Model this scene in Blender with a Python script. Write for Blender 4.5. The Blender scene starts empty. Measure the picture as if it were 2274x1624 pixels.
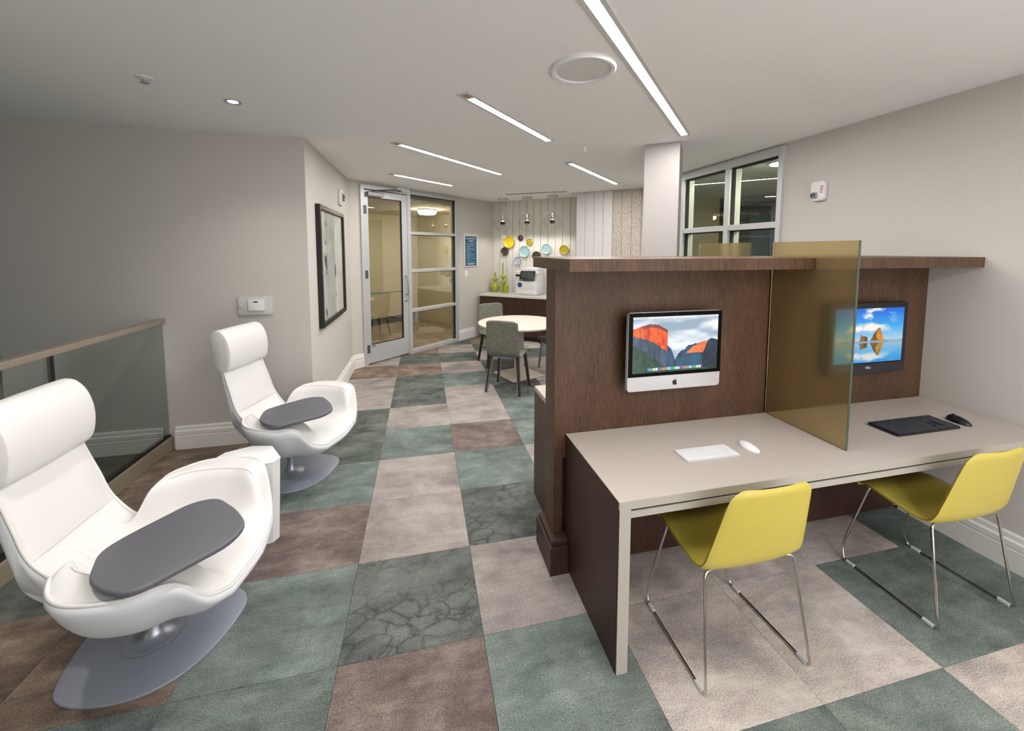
import bpy, bmesh, math, random
import numpy as np
from mathutils import Vector, Matrix
random.seed(7); rng = np.random.default_rng(7)
PI = math.pi
scene = bpy.context.scene
COL = scene.collection

# ---------------------------------------------------------------- camera, world, exposure
F_PX, CY, YAW, PITCH, ROLL, CAM_H = 881.34, 622.03, .22125, .0762, .0008, 1.722
fw = Vector((math.sin(YAW)*math.cos(PITCH), math.cos(YAW)*math.cos(PITCH), -math.sin(PITCH)))
rt = Vector((math.cos(YAW), -math.sin(YAW), 0)); up = rt.cross(fw)
c_, s_ = math.cos(ROLL), math.sin(ROLL)
rt, up = c_*rt + s_*up, -s_*rt + c_*up
cam_d = bpy.data.cameras.new('camera'); cam = bpy.data.objects.new('camera', cam_d); COL.objects.link(cam)
cam.matrix_world = Matrix(((rt.x, up.x, -fw.x, 0), (rt.y, up.y, -fw.y, 0), (rt.z, up.z, -fw.z, CAM_H), (0, 0, 0, 1)))
cam_d.sensor_fit = 'HORIZONTAL'; cam_d.sensor_width = 36; cam_d.lens = 36*F_PX/2274
cam_d.shift_y = -(812-CY)/2274; cam_d.clip_start = .02
scene.camera = cam
scene.view_settings.view_transform = 'Standard'; scene.view_settings.look = 'None'
scene.view_settings.gamma = 1; scene.view_settings.use_curve_mapping = False
scene.view_settings.exposure = 0.93
wd = bpy.data.worlds.new('world'); scene.world = wd; wd.use_nodes = True
wd.node_tree.nodes['Background'].inputs[0].default_value = (1, .985, .97, 1)
wd.node_tree.nodes['Background'].inputs[1].default_value = 1.4
STRIP_E = 60.0      # emission of the ceiling light strips
CORRIDOR_E = 55.0; GLOBE_W = 6.0; SPOT_W = 34.0

# ---------------------------------------------------------------- materials
def lin(c):
    return tuple(((v/255)/12.92 if v/255 <= .04045 else ((v/255+.055)/1.055)**2.4) for v in c) + (1,)
MATS = {}
def mat(name, rgb=(200, 200, 200), rough=.5, metal=0, spec=.5, bump=0, bscale=200, vary=0, vscale=3, coat=0, **kw):
    if name in MATS: return MATS[name]
    m = bpy.data.materials.new(name); m.use_nodes = True; nt = m.node_tree
    b = nt.nodes['Principled BSDF']
    b.inputs['Base Color'].default_value = lin(rgb); b.inputs['Roughness'].default_value = rough
    b.inputs['Metallic'].default_value = metal; b.inputs['Specular IOR Level'].default_value = spec
    if coat: b.inputs['Coat Weight'].default_value = coat; b.inputs['Coat Roughness'].default_value = .1
    tc = nt.nodes.new('ShaderNodeTexCoord')
    if vary:
        n = nt.nodes.new('ShaderNodeTexNoise'); n.inputs['Scale'].default_value = vscale; n.inputs['Detail'].default_value = 4
        nt.links.new(tc.outputs['Object'], n.inputs['Vector'])
        mx = nt.nodes.new('ShaderNodeMix'); mx.data_type = 'RGBA'
        mx.inputs[6].default_value = tuple(v*(1-vary) for v in lin(rgb)[:3])+(1,)
        mx.inputs[7].default_value = tuple(min(1, v*(1+vary)) for v in lin(rgb)[:3])+(1,)
        nt.links.new(n.outputs[0], mx.inputs[0]); nt.links.new(mx.outputs[2], b.inputs['Base Color'])
    if bump:
        n = nt.nodes.new('ShaderNodeTexNoise'); n.inputs['Scale'].default_value = bscale; n.inputs['Detail'].default_value = 3
        nt.links.new(tc.outputs['Object'], n.inputs['Vector'])
        bp = nt.nodes.new('ShaderNodeBump'); bp.inputs['Strength'].default_value = bump; bp.inputs['Distance'].default_value = .002
        nt.links.new(n.outputs[0], bp.inputs['Height']); nt.links.new(bp.outputs[0], b.inputs['Normal'])
    MATS[name] = m; return m
def emit(name, rgb, strength):
    if name in MATS: return MATS[name]
    m = bpy.data.materials.new(name); m.use_nodes = True; nt = m.node_tree; nt.nodes.clear()
    e = nt.nodes.new('ShaderNodeEmission'); e.inputs[0].default_value = lin(rgb); e.inputs[1].default_value = strength
    o = nt.nodes.new('ShaderNodeOutputMaterial'); nt.links.new(e.outputs[0], o.inputs[0]); MATS[name] = m; return m
def ramp(nt, fac, stops):
    r = nt.nodes.new('ShaderNodeValToRGB'); el = r.color_ramp.elements
    while len(el) < len(stops): el.new(.5)
    for e, (p, c) in zip(el, stops): e.position = p; e.color = lin(c)
    nt.links.new(fac, r.inputs[0]); return r.outputs[0]
def mapping(nt, scale, kind='Object', rnd=False):
    tc = nt.nodes.new('ShaderNodeTexCoord'); mp = nt.nodes.new('ShaderNodeMapping'); mp.inputs['Scale'].default_value = scale
    v = tc.outputs[kind]
    if rnd:
        oi = nt.nodes.new('ShaderNodeObjectInfo'); mu = nt.nodes.new('ShaderNodeMath'); mu.operation = 'MULTIPLY'; mu.inputs[1].default_value = 97
        nt.links.new(oi.outputs['Random'], mu.inputs[0]); ad = nt.nodes.new('ShaderNodeVectorMath'); ad.operation = 'ADD'
        nt.links.new(v, ad.inputs[0]); nt.links.new(mu.outputs[0], ad.inputs[1]); v = ad.outputs[0]
    nt.links.new(v, mp.inputs['Vector']); return mp.outputs[0]
def noise(nt, vec, scale, detail=4, dist=0, rough=.55):
    n = nt.nodes.new('ShaderNodeTexNoise'); n.inputs['Scale'].default_value = scale; n.inputs['Detail'].default_value = detail
    n.inputs['Distortion'].default_value = dist; n.inputs['Roughness'].default_value = rough
    nt.links.new(vec, n.inputs['Vector']); return n.outputs[0]
def mixc(nt, fac, a, b, mode='MIX'):
    mx = nt.nodes.new('ShaderNodeMix'); mx.data_type = 'RGBA'; mx.blend_type = mode
    for i, v in ((0, fac), (6, a), (7, b)):
        if hasattr(v, 'links'): nt.links.new(v, mx.inputs[i])
        else: mx.inputs[i].default_value = v
    return mx.outputs[2]
def new_mat(name):
    m = bpy.data.materials.new(name); m.use_nodes = True; MATS[name] = m
    return m, m.node_tree, m.node_tree.nodes['Principled BSDF']
def wood_mat(name, dark, mid, light, scale=(60, 60, 2.2), rough=.42):
    m, nt, b = new_mat(name)
    v = mapping(nt, scale); f = noise(nt, v, 3, 6, .4, .6)
    v2 = mapping(nt, (3, 3, .5)); f2 = noise(nt, v2, 2.2, 3)
    c = ramp(nt, f, [(.28, dark), (.5, mid), (.75, light)])
    c = mixc(nt, .25, c, ramp(nt, f2, [(.3, dark), (.7, light)]))
    nt.links.new(c, b.inputs['Base Color']); b.inputs['Roughness'].default_value = rough; b.inputs['Specular IOR Level'].default_value = .28
    bp = nt.nodes.new('ShaderNodeBump'); bp.inputs['Strength'].default_value = .15; bp.inputs['Distance'].default_value = .002
    nt.links.new(f, bp.inputs['Height']); nt.links.new(bp.outputs[0], b.inputs['Normal']); return m
def carpet_mat(name, dark, mid, light, veins=0, vein_col=(60, 64, 62)):
    m, nt, b = new_mat(name)
    v = mapping(nt, (1, 1.5, 1), rnd=True)
    f = noise(nt, v, 4.2, 7, .25, .66)
    c = ramp(nt, f, [(.33, dark), (.5, mid), (.66, light)])
    fb = noise(nt, v, 1.9, 3, .3, .6)
    c = mixc(nt, .55, c, ramp(nt, fb, [(.36, (120, 117, 117)), (.52, (190, 190, 190)), (.68, (208, 208, 206))]), 'OVERLAY')
    v3 = mapping(nt, (3, 22, 1), rnd=True); f3 = noise(nt, v3, 2, 4)
    c = mixc(nt, .2, c, ramp(nt, f3, [(.3, dark), (.7, light)]))
    if veins:
        w = noise(nt, v, 6, 3); ad = nt.nodes.new('ShaderNodeVectorMath'); ad.operation = 'MULTIPLY_ADD'
        cmb = nt.nodes.new('ShaderNodeCombineXYZ')
        for k in range(3): nt.links.new(w, cmb.inputs[k])
        nt.links.new(cmb.outputs[0], ad.inputs[0]); ad.inputs[1].default_value = (.16, .16, .16); nt.links.new(v, ad.inputs[2])
        vo = nt.nodes.new('ShaderNodeTexVoronoi'); vo.feature = 'DISTANCE_TO_EDGE'; vo.inputs['Scale'].default_value = 8.5
        nt.links.new(ad.outputs[0], vo.inputs['Vector'])
        fade = noise(nt, v, 2.2, 2)
        r = ramp(nt, vo.outputs['Distance'], [(0, (235, 235, 235)), (.035, (150, 150, 150)), (.16, (0, 0, 0))])
        mu = nt.nodes.new('ShaderNodeMath'); mu.operation = 'MULTIPLY'; mu.use_clamp = True
        k2 = nt.nodes.new('ShaderNodeMath'); k2.operation = 'MULTIPLY_ADD'; k2.inputs[1].default_value = 3.4*veins; k2.inputs[2].default_value = -1.05*veins; k2.use_clamp = True
        nt.links.new(fade, k2.inputs[0]); nt.links.new(r, mu.inputs[0]); nt.links.new(k2.outputs[0], mu.inputs[1])
        c = mixc(nt, mu.outputs[0], c, lin(vein_col))
    v2 = mapping(nt, (1, 1, 1)); f2 = noise(nt, v2, 170, 2, 0, .7)
    c = mixc(nt, .6, c, ramp(nt, f2, [(.3, (74, 74, 74)), (.7, (214, 214, 214))]), 'OVERLAY')
    nt.links.new(c, b.inputs['Base Color']); b.inputs['Roughness'].default_value = .95; b.inputs['Specular IOR Level'].default_value = .1
    bp = nt.nodes.new('ShaderNodeBump'); bp.inputs['Strength'].default_value = .5; bp.inputs['Distance'].default_value = .003
    nt.links.new(f2, bp.inputs['Height']); nt.links.new(bp.outputs[0], b.inputs['Normal']); return m
def glass_mat(name, tint, refl=1.0, rough=0.0):
    m = bpy.data.materials.new(name); m.use_nodes = True; nt = m.node_tree; nt.nodes.clear(); MATS[name] = m
    t = nt.nodes.new('ShaderNodeBsdfTransparent'); t.inputs[0].default_value = lin(tint)
    g = nt.nodes.new('ShaderNodeBsdfGlossy'); g.inputs['Roughness'].default_value = rough
    fr = nt.nodes.new('ShaderNodeFresnel'); ge = nt.nodes.new('ShaderNodeNewGeometry')
    mr = nt.nodes.new('ShaderNodeMapRange'); mr.inputs['To Min'].default_value = 1.5; mr.inputs['To Max'].default_value = 1/1.5   # thin pane: same reflectance from both faces
    nt.links.new(ge.outputs['Backfacing'], mr.inputs['Value']); nt.links.new(mr.outputs[0], fr.inputs['IOR'])
    mu = nt.nodes.new('ShaderNodeMath'); mu.operation = 'MULTIPLY'; mu.inputs[1].default_value = refl; nt.links.new(fr.outputs[0], mu.inputs[0])
    mx = nt.nodes.new('ShaderNodeMixShader'); o = nt.nodes.new('ShaderNodeOutputMaterial')
    nt.links.new(mu.outputs[0], mx.inputs[0]); nt.links.new(t.outputs[0], mx.inputs[1]); nt.links.new(g.outputs[0], mx.inputs[2]); nt.links.new(mx.outputs[0], o.inputs[0])
    return m
def attr_mat(name, strength=None, rough=.5):
    m = bpy.data.materials.new(name); m.use_nodes = True; nt = m.node_tree; MATS[name] = m
    a = nt.nodes.new('ShaderNodeVertexColor'); a.layer_name = 'col'; b = nt.nodes['Principled BSDF']
    if strength is None:
        nt.links.new(a.outputs[0], b.inputs['Base Color']); b.inputs['Roughness'].default_value = rough
    else:
        b.inputs['Base Color'].default_value = (.01, .01, .01, 1); b.inputs['Roughness'].default_value = .15
        nt.links.new(a.outputs[0], b.inputs['Emission Color']); b.inputs['Emission Strength'].default_value = strength
    return m

M_wall = mat('wall_paint', (199, 194, 188), .9, bump=.05, bscale=300)
M_ceil = mat('ceiling_paint', (240, 239, 237), .95)
M_base = mat('baseboard_paint', (230, 227, 222), .5)
M_white = mat('white_leather', (222, 220, 219), .42, bump=.12, bscale=260)
M_shell = mat('white_shell', (220, 222, 226), .45)
M_grey_tray = mat('charcoal_plastic', (94, 94, 101), .45)
M_alu = mat('satin_aluminium', (178, 184, 194), .38, .85)
M_alub = mat('grey_base_paint', (150, 156, 168), .38, .25)
M_chrome = mat('chrome', (205, 200, 192), .12, 1)
M_alframe = mat('aluminium_frame', (198, 199, 200), .4, .3)
M_black = mat('black_plastic', (18, 18, 21), .35)
M_gloss = mat('black_gloss', (5, 5, 6), .3, spec=.08)
M_gasket = mat('black_gasket', (16, 18, 20), .6)
M_yellow = mat('yellow_leather', (196, 178, 80), .4, bump=.1, bscale=300, vary=.06, vscale=5)
M_thread = mat('dark_stitching', (120, 92, 20), .7)
M_desk = mat('taupe_laminate', (192, 182, 174), .38, vary=.02, vscale=40)
M_deskedge = mat('taupe_edge', (174, 168, 159), .45)
M_wood = wood_mat('dark_oak_veneer', (52, 36, 26), (82, 59, 45), (114, 86, 67), (70, 70, 6))
M_wood2 = wood_mat('dark_walnut_front', (44, 29, 24), (64, 43, 35), (80, 56, 45), (40, 40, 2))
M_tan = mat('rail_metal', (158, 146, 131), .45, .25)
M_curb = mat('bronze_curb', (150, 138, 120), .5, .15)
M_plastic = mat('white_plastic', (226, 226, 224), .4)
M_plastic2 = mat('ivory_plastic', (200, 200, 196), .5)
M_key = mat('white_keycap', (240, 240, 242), .5)
M_bkey = mat('black_keycap', (56, 60, 68), .45)
M_silver = mat('silver_aluminium', (216, 217, 220), .35, .35)
M_table = mat('white_table', (206, 198, 187), .4)
M_counter = mat('white_quartz', (212, 207, 199), .3)
M_greenvase = mat('lime_ceramic', (150, 160, 40), .15, coat=.5)
M_glass = glass_mat('clear_glass', (236, 240, 236), 1.0)
M_olive_glass = glass_mat('bronze_tinted_glass', (240, 237, 226), 4.5)
M_green_glass = glass_mat('green_balustrade_glass', (240, 246, 243), 2.6)
M_picglass = glass_mat('picture_glazing', (250, 250, 250), .3)
M_globe = glass_mat('globe_glass', (252, 252, 251), .6)
M_light = emit('light_diffuser', (255, 252, 249), STRIP_E)
M_lamp = emit('corridor_diffuser', (255, 244, 224), CORRIDOR_E)
M_down = emit('downlight_glow', (255, 240, 220), 12)
M_bulb = emit('warm_bulb', (255, 225, 180), 6)
M_teal = mat('teal_wall', (14, 92, 112), .8)
M_landing_refl = mat('landing_reflection_tone', (100, 118, 110), .9)  # floor colour stands in for carpet reflected in the balustrade glass
M_corr = mat('corridor_paint', (212, 207, 188), .9)
M_corrfloor = wood_mat('corridor_planks', (122, 108, 96), (150, 136, 122), (172, 158, 144), (2.0, 30, 30), .4)
M_dkbase = mat('dark_corridor_base', (58, 54, 44), .6)
M_room2 = mat('meeting_room_paint', (112, 122, 126), .9)
M_room2b = mat('meeting_room_blue', (104, 128, 142), .8)
M_room2c = mat('meeting_room_tan', (196, 186, 150), .8)
M_slab = mat('carpet_backing', (60, 60, 60), .95)
M_fabric = None
def fabric():
    m, nt, b = new_mat('grey_woven_fabric')
    f1 = noise(nt, mapping(nt, (14, 14, 120)), 1.5, 3); f2 = noise(nt, mapping(nt, (120, 120, 14)), 1.5, 3)
    c = mixc(nt, .5, ramp(nt, f1, [(.3, (66, 70, 64)), (.7, (138, 138, 124))]), ramp(nt, f2, [(.3, (70, 74, 70)), (.7, (140, 138, 124))]))
    nt.links.new(c, b.inputs['Base Color']); b.inputs['Roughness'].default_value = .95; return m
M_fabric = fabric()
def frosted():
    m, nt, b = new_mat('amber_frosted_glass')
    b.inputs['Base Color'].default_value = lin((206, 188, 142)); b.inputs['Roughness'].default_value = .13
    b.inputs['Transmission Weight'].default_value = .9; b.inputs['IOR'].default_value = 1.3
    b.inputs['Specular IOR Level'].default_value = .5
    return m
M_amber = frosted()
M_amberedge = mat('glass_edge', (70, 84, 70), .3)
def crackle(name, a, bcol, scale, stretch=(1, 1, 1)):
    m, nt, b = new_mat(name)
    v = mapping(nt, stretch, rnd=True); vo = nt.nodes.new('ShaderNodeTexVoronoi'); vo.feature = 'DISTANCE_TO_EDGE'; vo.inputs['Scale'].default_value = scale
    nt.links.new(v, vo.inputs['Vector'])
    c = ramp(nt, vo.outputs['Distance'], [(.0, bcol), (.13, a)])
    nt.links.new(c, b.inputs['Base Color']); b.inputs['Roughness'].default_value = .8; return m
M_paper = crackle('cream_wallpaper', (222, 219, 212), (190, 187, 178), 34)
M_paperW = crackle('white_wallpaper', (222, 220, 218), (204, 202, 202), 34)
M_paperT = crackle('tan_wallpaper', (200, 192, 184), (160, 146, 134), 30)

# ---------------------------------------------------------------- mesh helpers
class MB:
    def __init__(s): s.v = []; s.f = []
    def add(s, vs, fs):
        k = len(s.v); s.v += [tuple(p) for p in vs]; s.f += [tuple(i+k for i in f) for f in fs]; return s
    def box(s, x0, y0, z0, x1, y1, z1, T=None, bev=0):
        bm = bmesh.new(); bmesh.ops.create_cube(bm, size=1)
        for v in bm.verts:
            v.co = Vector(((x0+x1)/2+v.co.x*(x1-x0), (y0+y1)/2+v.co.y*(y1-y0), (z0+z1)/2+v.co.z*(z1-z0)))
        if bev: bmesh.ops.bevel(bm, geom=bm.edges[:], offset=bev, segments=2, profile=.5, affect='EDGES')
        return s.frombm(bm, T)
    def frombm(s, bm, T=None):
        bm.verts.index_update()
        vs = [(T @ v.co if T else v.co.copy()) for v in bm.verts]; fs = [[v.index for v in f.verts] for f in bm.faces]
        bm.free(); return s.add(vs, fs)
    def prism(s, poly, z0, z1, T=None, bev=0, segs=2):
        bm = bmesh.new(); vs = [bm.verts.new((p[0], p[1], z0)) for p in poly]; f = bm.faces.new(vs)
        r = bmesh.ops.extrude_face_region(bm, geom=[f])
        for e in r['geom']:
            if isinstance(e, bmesh.types.BMVert): e.co.z = z1
        bmesh.ops.recalc_face_normals(bm, faces=bm.faces[:])
        if bev:
            es = [e for e in bm.edges if abs(e.verts[0].co.z-e.verts[1].co.z) < 1e-6]
            bmesh.ops.bevel(bm, geom=es, offset=bev, segments=segs, profile=.5, affect='EDGES')
        return s.frombm(bm, T)
    def lathe(s, prof, n=24, T=None, ax=(0, 0)):
        vs = []; fs = []
        for r, z in prof:
            for k in range(n):
                a = 2*PI*k/n; p = Vector((ax[0]+r*math.cos(a), ax[1]+r*math.sin(a), z)); vs.append(T @ p if T else p)
        for i in range(len(prof)-1):
            for k in range(n):
                a, b = i*n+k, i*n+(k+1) % n; fs.append((a, b, b+n, a+n))
        fs.append(tuple(range(n-1, -1, -1))); fs.append(tuple((len(prof)-1)*n+k for k in range(n)))
        return s.add(vs, fs)
    def tube(s, pts, r, n=8, T=None, closed=False):
        P = [Vector(p) for p in pts]; m = len(P); vs = []; fs = []; rr = r if isinstance(r, (list, tuple)) else [r]*m
        prev = None
        for i in range(m):
            if closed: d = P[(i+1) % m]-P[i-1]
            else: d = P[min(i+1, m-1)]-P[max(i-1, 0)]
            d.normalize()
            if prev is None:
                a = Vector((0, 0, 1)) if abs(d.z) < .9 else Vector((1, 0, 0)); nx = d.cross(a).normalized()
            else: nx = (prev-d*prev.dot(d)).normalized()
            prev = nx; ny = d.cross(nx)
            for k in range(n):
                a = 2*PI*k/n; p = P[i]+(nx*math.cos(a)+ny*math.sin(a))*rr[i]; vs.append(T @ p if T else p)
        for i in range(m if closed else m-1):
            for k in range(n):
                a, b = i*n+k, i*n+(k+1) % n; c, d2 = ((i+1) % m)*n+(k+1) % n, ((i+1) % m)*n+k; fs.append((a, b, c, d2))
        if not closed: fs.append(tuple(range(n-1, -1, -1))); fs.append(tuple((m-1)*n+k for k in range(n)))
        return s.add(vs, fs)
    def grid(s, G, flip=False):
        a, b = G.shape[:2]; vs = G.reshape(-1, 3); fs = []
        for i in range(a-1):
            for j in range(b-1):
                q = (i*b+j, i*b+j+1, (i+1)*b+j+1, (i+1)*b+j); fs.append(q[::-1] if flip else q)
        return s.add(vs.tolist(), fs)
    def sphere(s, c, r, n=16, sc=(1, 1, 1)):
        bm = bmesh.new(); bmesh.ops.create_uvsphere(bm, u_segments=n, v_segments=n//2+2, radius=r)
        for v in bm.verts: v.co = Vector((c[0]+v.co.x*sc[0], c[1]+v.co.y*sc[1], c[2]+v.co.z*sc[2]))
        return s.frombm(bm)
def mesh(name, mb, m, smooth=False, ang=40):
    me = bpy.data.meshes.new(name); me.from_pydata([tuple(v) for v in mb.v], [], mb.f); me.update()
    bm = bmesh.new(); bm.from_mesh(me); bmesh.ops.remove_doubles(bm, verts=bm.verts, dist=1e-5); bmesh.ops.recalc_face_normals(bm, faces=bm.faces[:]); bm.to_mesh(me); bm.free()
    me.materials.append(m)
    if smooth:
        me.polygons.foreach_set('use_smooth', [True]*len(me.polygons)); me.set_sharp_from_angle(angle=math.radians(ang))
    return me
def obj(name, mb, m, parent=None, smooth=False, ang=40, label=None):
    me = mb if isinstance(mb, bpy.types.Mesh) else mesh(name, mb, m, smooth, ang)
    o = bpy.data.objects.new(name, me); COL.objects.link(o)
    if parent: o.parent = parent
    if label: o['label'] = label
    return o
def thing(name, label, cat, loc=(0, 0, 0), rz=0, group=None):
    o = bpy.data.objects.new(name, None); COL.objects.link(o); o.location = loc; o.rotation_euler = (0, 0, rz); o.empty_display_size = .1
    o['label'] = label; o['category'] = cat
    if group: o['group'] = group
    return o
def tag(o, label, cat, group=None):
    o['label'] = label; o['category'] = cat
    if group: o['group'] = group
    return o
def struct(name, mb=None, m=None, parent=None, loc=None, smooth=False):
    if mb is None: o = bpy.data.objects.new(name, None); COL.objects.link(o)
    else: o = obj(name, mb, m, None, smooth)
    if parent: o.parent = parent
    else: o['kind'] = 'structure'
    if loc: o.location = loc
    return o
def frame(o, x, y):   # 4x4 with origin o, local x axis x, local y axis y (2D unit vectors)
    return Matrix(((x[0], y[0], 0, o[0]), (x[1], y[1], 0, o[1]), (0, 0, 1, o[2] if len(o) > 2 else 0), (0, 0, 0, 1)))
def arc(cx, cy, r, a0, a1, n=6): return [(cx+r*math.cos(math.radians(a0+(a1-a0)*k/n)), cy+r*math.sin(math.radians(a0+(a1-a0)*k/n))) for k in range(n+1)]
def rrect(w, h, r, n=5):
    return arc(w/2-r, h/2-r, r, 0, 90, n)+arc(-w/2+r, h/2-r, r, 90, 180, n)+arc(-w/2+r, -h/2+r, r, 180, 270, n)+arc(w/2-r, -h/2+r, r, 270, 360, n)
def fillet(poly, r, n=5):
    out = []; m = len(poly)
    for i in range(m):
        p0, p1, p2 = (Vector(poly[(i+k-1) % m]) for k in range(3)); rr = r[i] if isinstance(r, (list, tuple)) else r
        a = (p0-p1); b = (p2-p1); d = min(rr, a.length*.49, b.length*.49); a = p1+a.normalized()*d; b = p1+b.normalized()*d
        for k in range(n+1):
            t = k/n; out.append(tuple(a*(1-t)**2+p1*2*t*(1-t)+b*t*t))
    return out
def crom(P, n):
    P = np.asarray(P, float); out = []
    for i in range(len(P)-1):
        p0 = P[max(i-1, 0)]; p1 = P[i]; p2 = P[i+1]; p3 = P[min(i+2, len(P)-1)]
        for k in range(n):
            t = k/n; out.append(.5*((2*p1)+(-p0+p2)*t+(2*p0-5*p1+4*p2-p3)*t*t+(-p0+3*p1-3*p2+p3)*t**3))
    out.append(P[-1]); return np.array(out)
ROTX = Matrix.Rotation(PI/2, 4, 'X')   # x,y plane -> x,z plane facing -y
def painting(name, img, w, h, m, T, parent):   # flat print: one small quad per colour cell; img rows from the top
    H, W = img.shape[:2]; vs = []; fs = []
    for r in range(H+1):
        for c in range(W+1): vs.append(T @ Vector((-w/2+w*c/W, h/2-h*r/H, 0)))
    for r in range(H):
        for c in range(W): k = r*(W+1)+c; fs.append((k, k+W+1, k+W+2, k+1))
    me = bpy.data.meshes.new(name); me.from_pydata([tuple(v) for v in vs], [], fs); me.update()
    ca = me.color_attributes.new('col', 'FLOAT_COLOR', 'CORNER')
    L = np.clip(img, 0, 255)/255; L = np.where(L <= .04045, L/12.92, ((L+.055)/1.055)**2.4)
    d = np.ones((H*W, 4, 4)); d[:, :, :3] = L.reshape(-1, 1, 3); ca.data.foreach_set('color', d.ravel())
    me.materials.append(m); o = bpy.data.objects.new(name, me); COL.objects.link(o)
    if parent: o.parent = parent
    return o
def fnoise(H, W, sx, sy, seed, octs=4):
    r = np.random.default_rng(seed); out = np.zeros((H, W)); amp = 1; tot = 0
    for o in range(octs):
        gx, gy = max(2, int(W/sx)+2), max(2, int(H/sy)+2); g = r.random((gy+1, gx+1))
        y = np.linspace(0, gy-1.001, H); x = np.linspace(0, gx-1.001, W); yi = y.astype(int); xi = x.astype(int)
        fy = (y-yi)[:, None]; fx = (x-xi)[None]; fy = fy*fy*(3-2*fy); fx = fx*fx*(3-2*fx)
        out += amp*((g[yi][:, xi]*(1-fx)+g[yi][:, xi+1]*fx)*(1-fy)+(g[yi+1][:, xi]*(1-fx)+g[yi+1][:, xi+1]*fx)*fy)
        tot += amp; amp *= .5; sx /= 2; sy /= 2
    return out/tot
def text_mesh(s, size, depth=.0006):
    cu = bpy.data.curves.new('lettering', 'FONT'); cu.body = s; cu.size = size; cu.extrude = depth; cu.align_x = 'CENTER'; cu.align_y = 'CENTER'
    o = bpy.data.objects.new('lettering', cu); COL.objects.link(o); bpy.context.view_layer.update()
    me = bpy.data.meshes.new_from_object(o.evaluated_get(bpy.context.evaluated_depsgraph_get())); bpy.data.objects.remove(o); me.name = 'lettering'; return me

# ---------------------------------------------------------------- setting
ZC = 2.70; XR = 3.27; YL = 3.87
G0 = Vector((-1, 5.97)); K = Vector((1.43, 8.15)); GU = (K-G0).normalized(); GN = Vector((GU.y, -GU.x))   # glazed wall
BV = Vector((.78, -.625)).normalized(); BN = Vector((BV.y, -BV.x))                                          # back wall, normal to the room
TG = frame(G0, GU, -GN)      # local x along the glazed wall, local y away from the room
TB = frame(K, BV, -BN)
floor = struct('floor', MB().box(-2.2, -.7, -.1, 7, 9.2, -.008), M_slab)
T = carpet_mat('carpet_teal', (93, 104, 100), (119, 130, 125), (143, 153, 147))
G = carpet_mat('carpet_olive', (78, 84, 78), (105, 111, 104), (132, 138, 129))
D = carpet_mat('carpet_dark_veined', (82, 85, 83), (107, 111, 107), (126, 132, 127), 1.0, (62, 64, 64))
B = carpet_mat('carpet_beige', (143, 135, 130), (165, 156, 152), (181, 173, 168))
W = carpet_mat('carpet_mauve_brown', (97, 84, 81), (127, 113, 108), (154, 141, 134), .5, (89, 76, 75))
N = carpet_mat('carpet_brown', (100, 86, 77), (136, 118, 107), (168, 150, 135))
M_ = carpet_mat('carpet_warm_grey', (170, 163, 159), (197, 189, 184), (217, 210, 205))
tile_map = {(-1,-2):T,(-1,-1):T,(-1,0):W,(-1,1):T,(-1,2):M_,(-1,3):M_,(-1,4):T,(-1,5):T,
 (-2,0):W,(-2,1):W,(-2,2):T,(-2,3):T,(-2,4):M_,(-2,5):T,(-2,-1):T,(-2,-2):N,(-2,-3):N,(-1,-3):N,
 (0,-3):N,(0,-2):N,(0,-1):T,(0,0):D,(0,1):B,(0,2):M_,(0,3):M_,(0,4):M_,(0,5):T,
 (1,-3):G,(1,-2):T,(1,-1):W,(1,0):B,(1,1):D,(1,2):M_,(1,3):M_,(1,4):T,(1,5):T,
 (2,-3):N,(2,-2):T,(2,-1):T,(2,0):B,(2,1):T,(2,2):B,(3,-3):N,(3,-2):N,(3,-1):G,(3,0):T,(3,1):W,(3,2):T,
 (4,-3):N,(4,-2):G,(4,-1):G,(4,0):B,(4,1):B,(4,2):T,(5,-1):B,(5,-2):B,(5,0):D,(5,1):B,(5,2):D,(6,-1):B,(6,0):G,(6,1):T,(6,2):G,
 (7,-1):N,(7,0):N,(7,1):B,(7,2):G,(8,-1):B,(8,0):G,(8,1):G,(8,2):M_,(8,3):G,(9,0):N,(9,1):B,(9,2):G,(9,3):M_,(10,1):G,(10,2):N,(10,3):G,(11,1):G,(11,2):G,(11,3):N}
TX, TY = .61, .61*.903
bm0 = MB().box(-TX/2+.0006, -TY/2+.0006, -.008, TX/2-.0006, TY/2-.0006, 0, bev=.0012)
tile_mesh = {}
for j in range(-5, 13):
    for i in range(-4, 9):
        x = TX*(-.607+i+.5); y = TY*0+.61*2.684+TY*(j+.5)
        if x < -2.0 and not (x > -2.45): continue
        if x < -2.5 or (i > 5 and y < 9) and not (i == 6 and y < 3): continue
        if y > 9 or y-x > 7.6: continue
        mt = tile_map.get((j, i)) or random.Random(j*31+i).choice([T, B, G, M_, T])
        if mt.name not in tile_mesh: tile_mesh[mt.name] = mesh('carpet_tile', bm0, mt)
        o = obj('carpet_tile', tile_mesh[mt.name], mt, floor); o.location = (x, y, 0)
        if x < -1.8:   # the edge tile is cut at the balustrade curb
            x0 = -2.16-x; me = mesh('carpet_tile', MB().box(x0, -TY/2+.0006, -.008, TX/2-.0006, TY/2-.0006, 0), mt)
            if x0 < TX/2: o.data = me
struct('ceiling', MB().box(-5.2, -1.6, ZC, 7.2, 11, ZC+.12), M_ceil)
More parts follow.
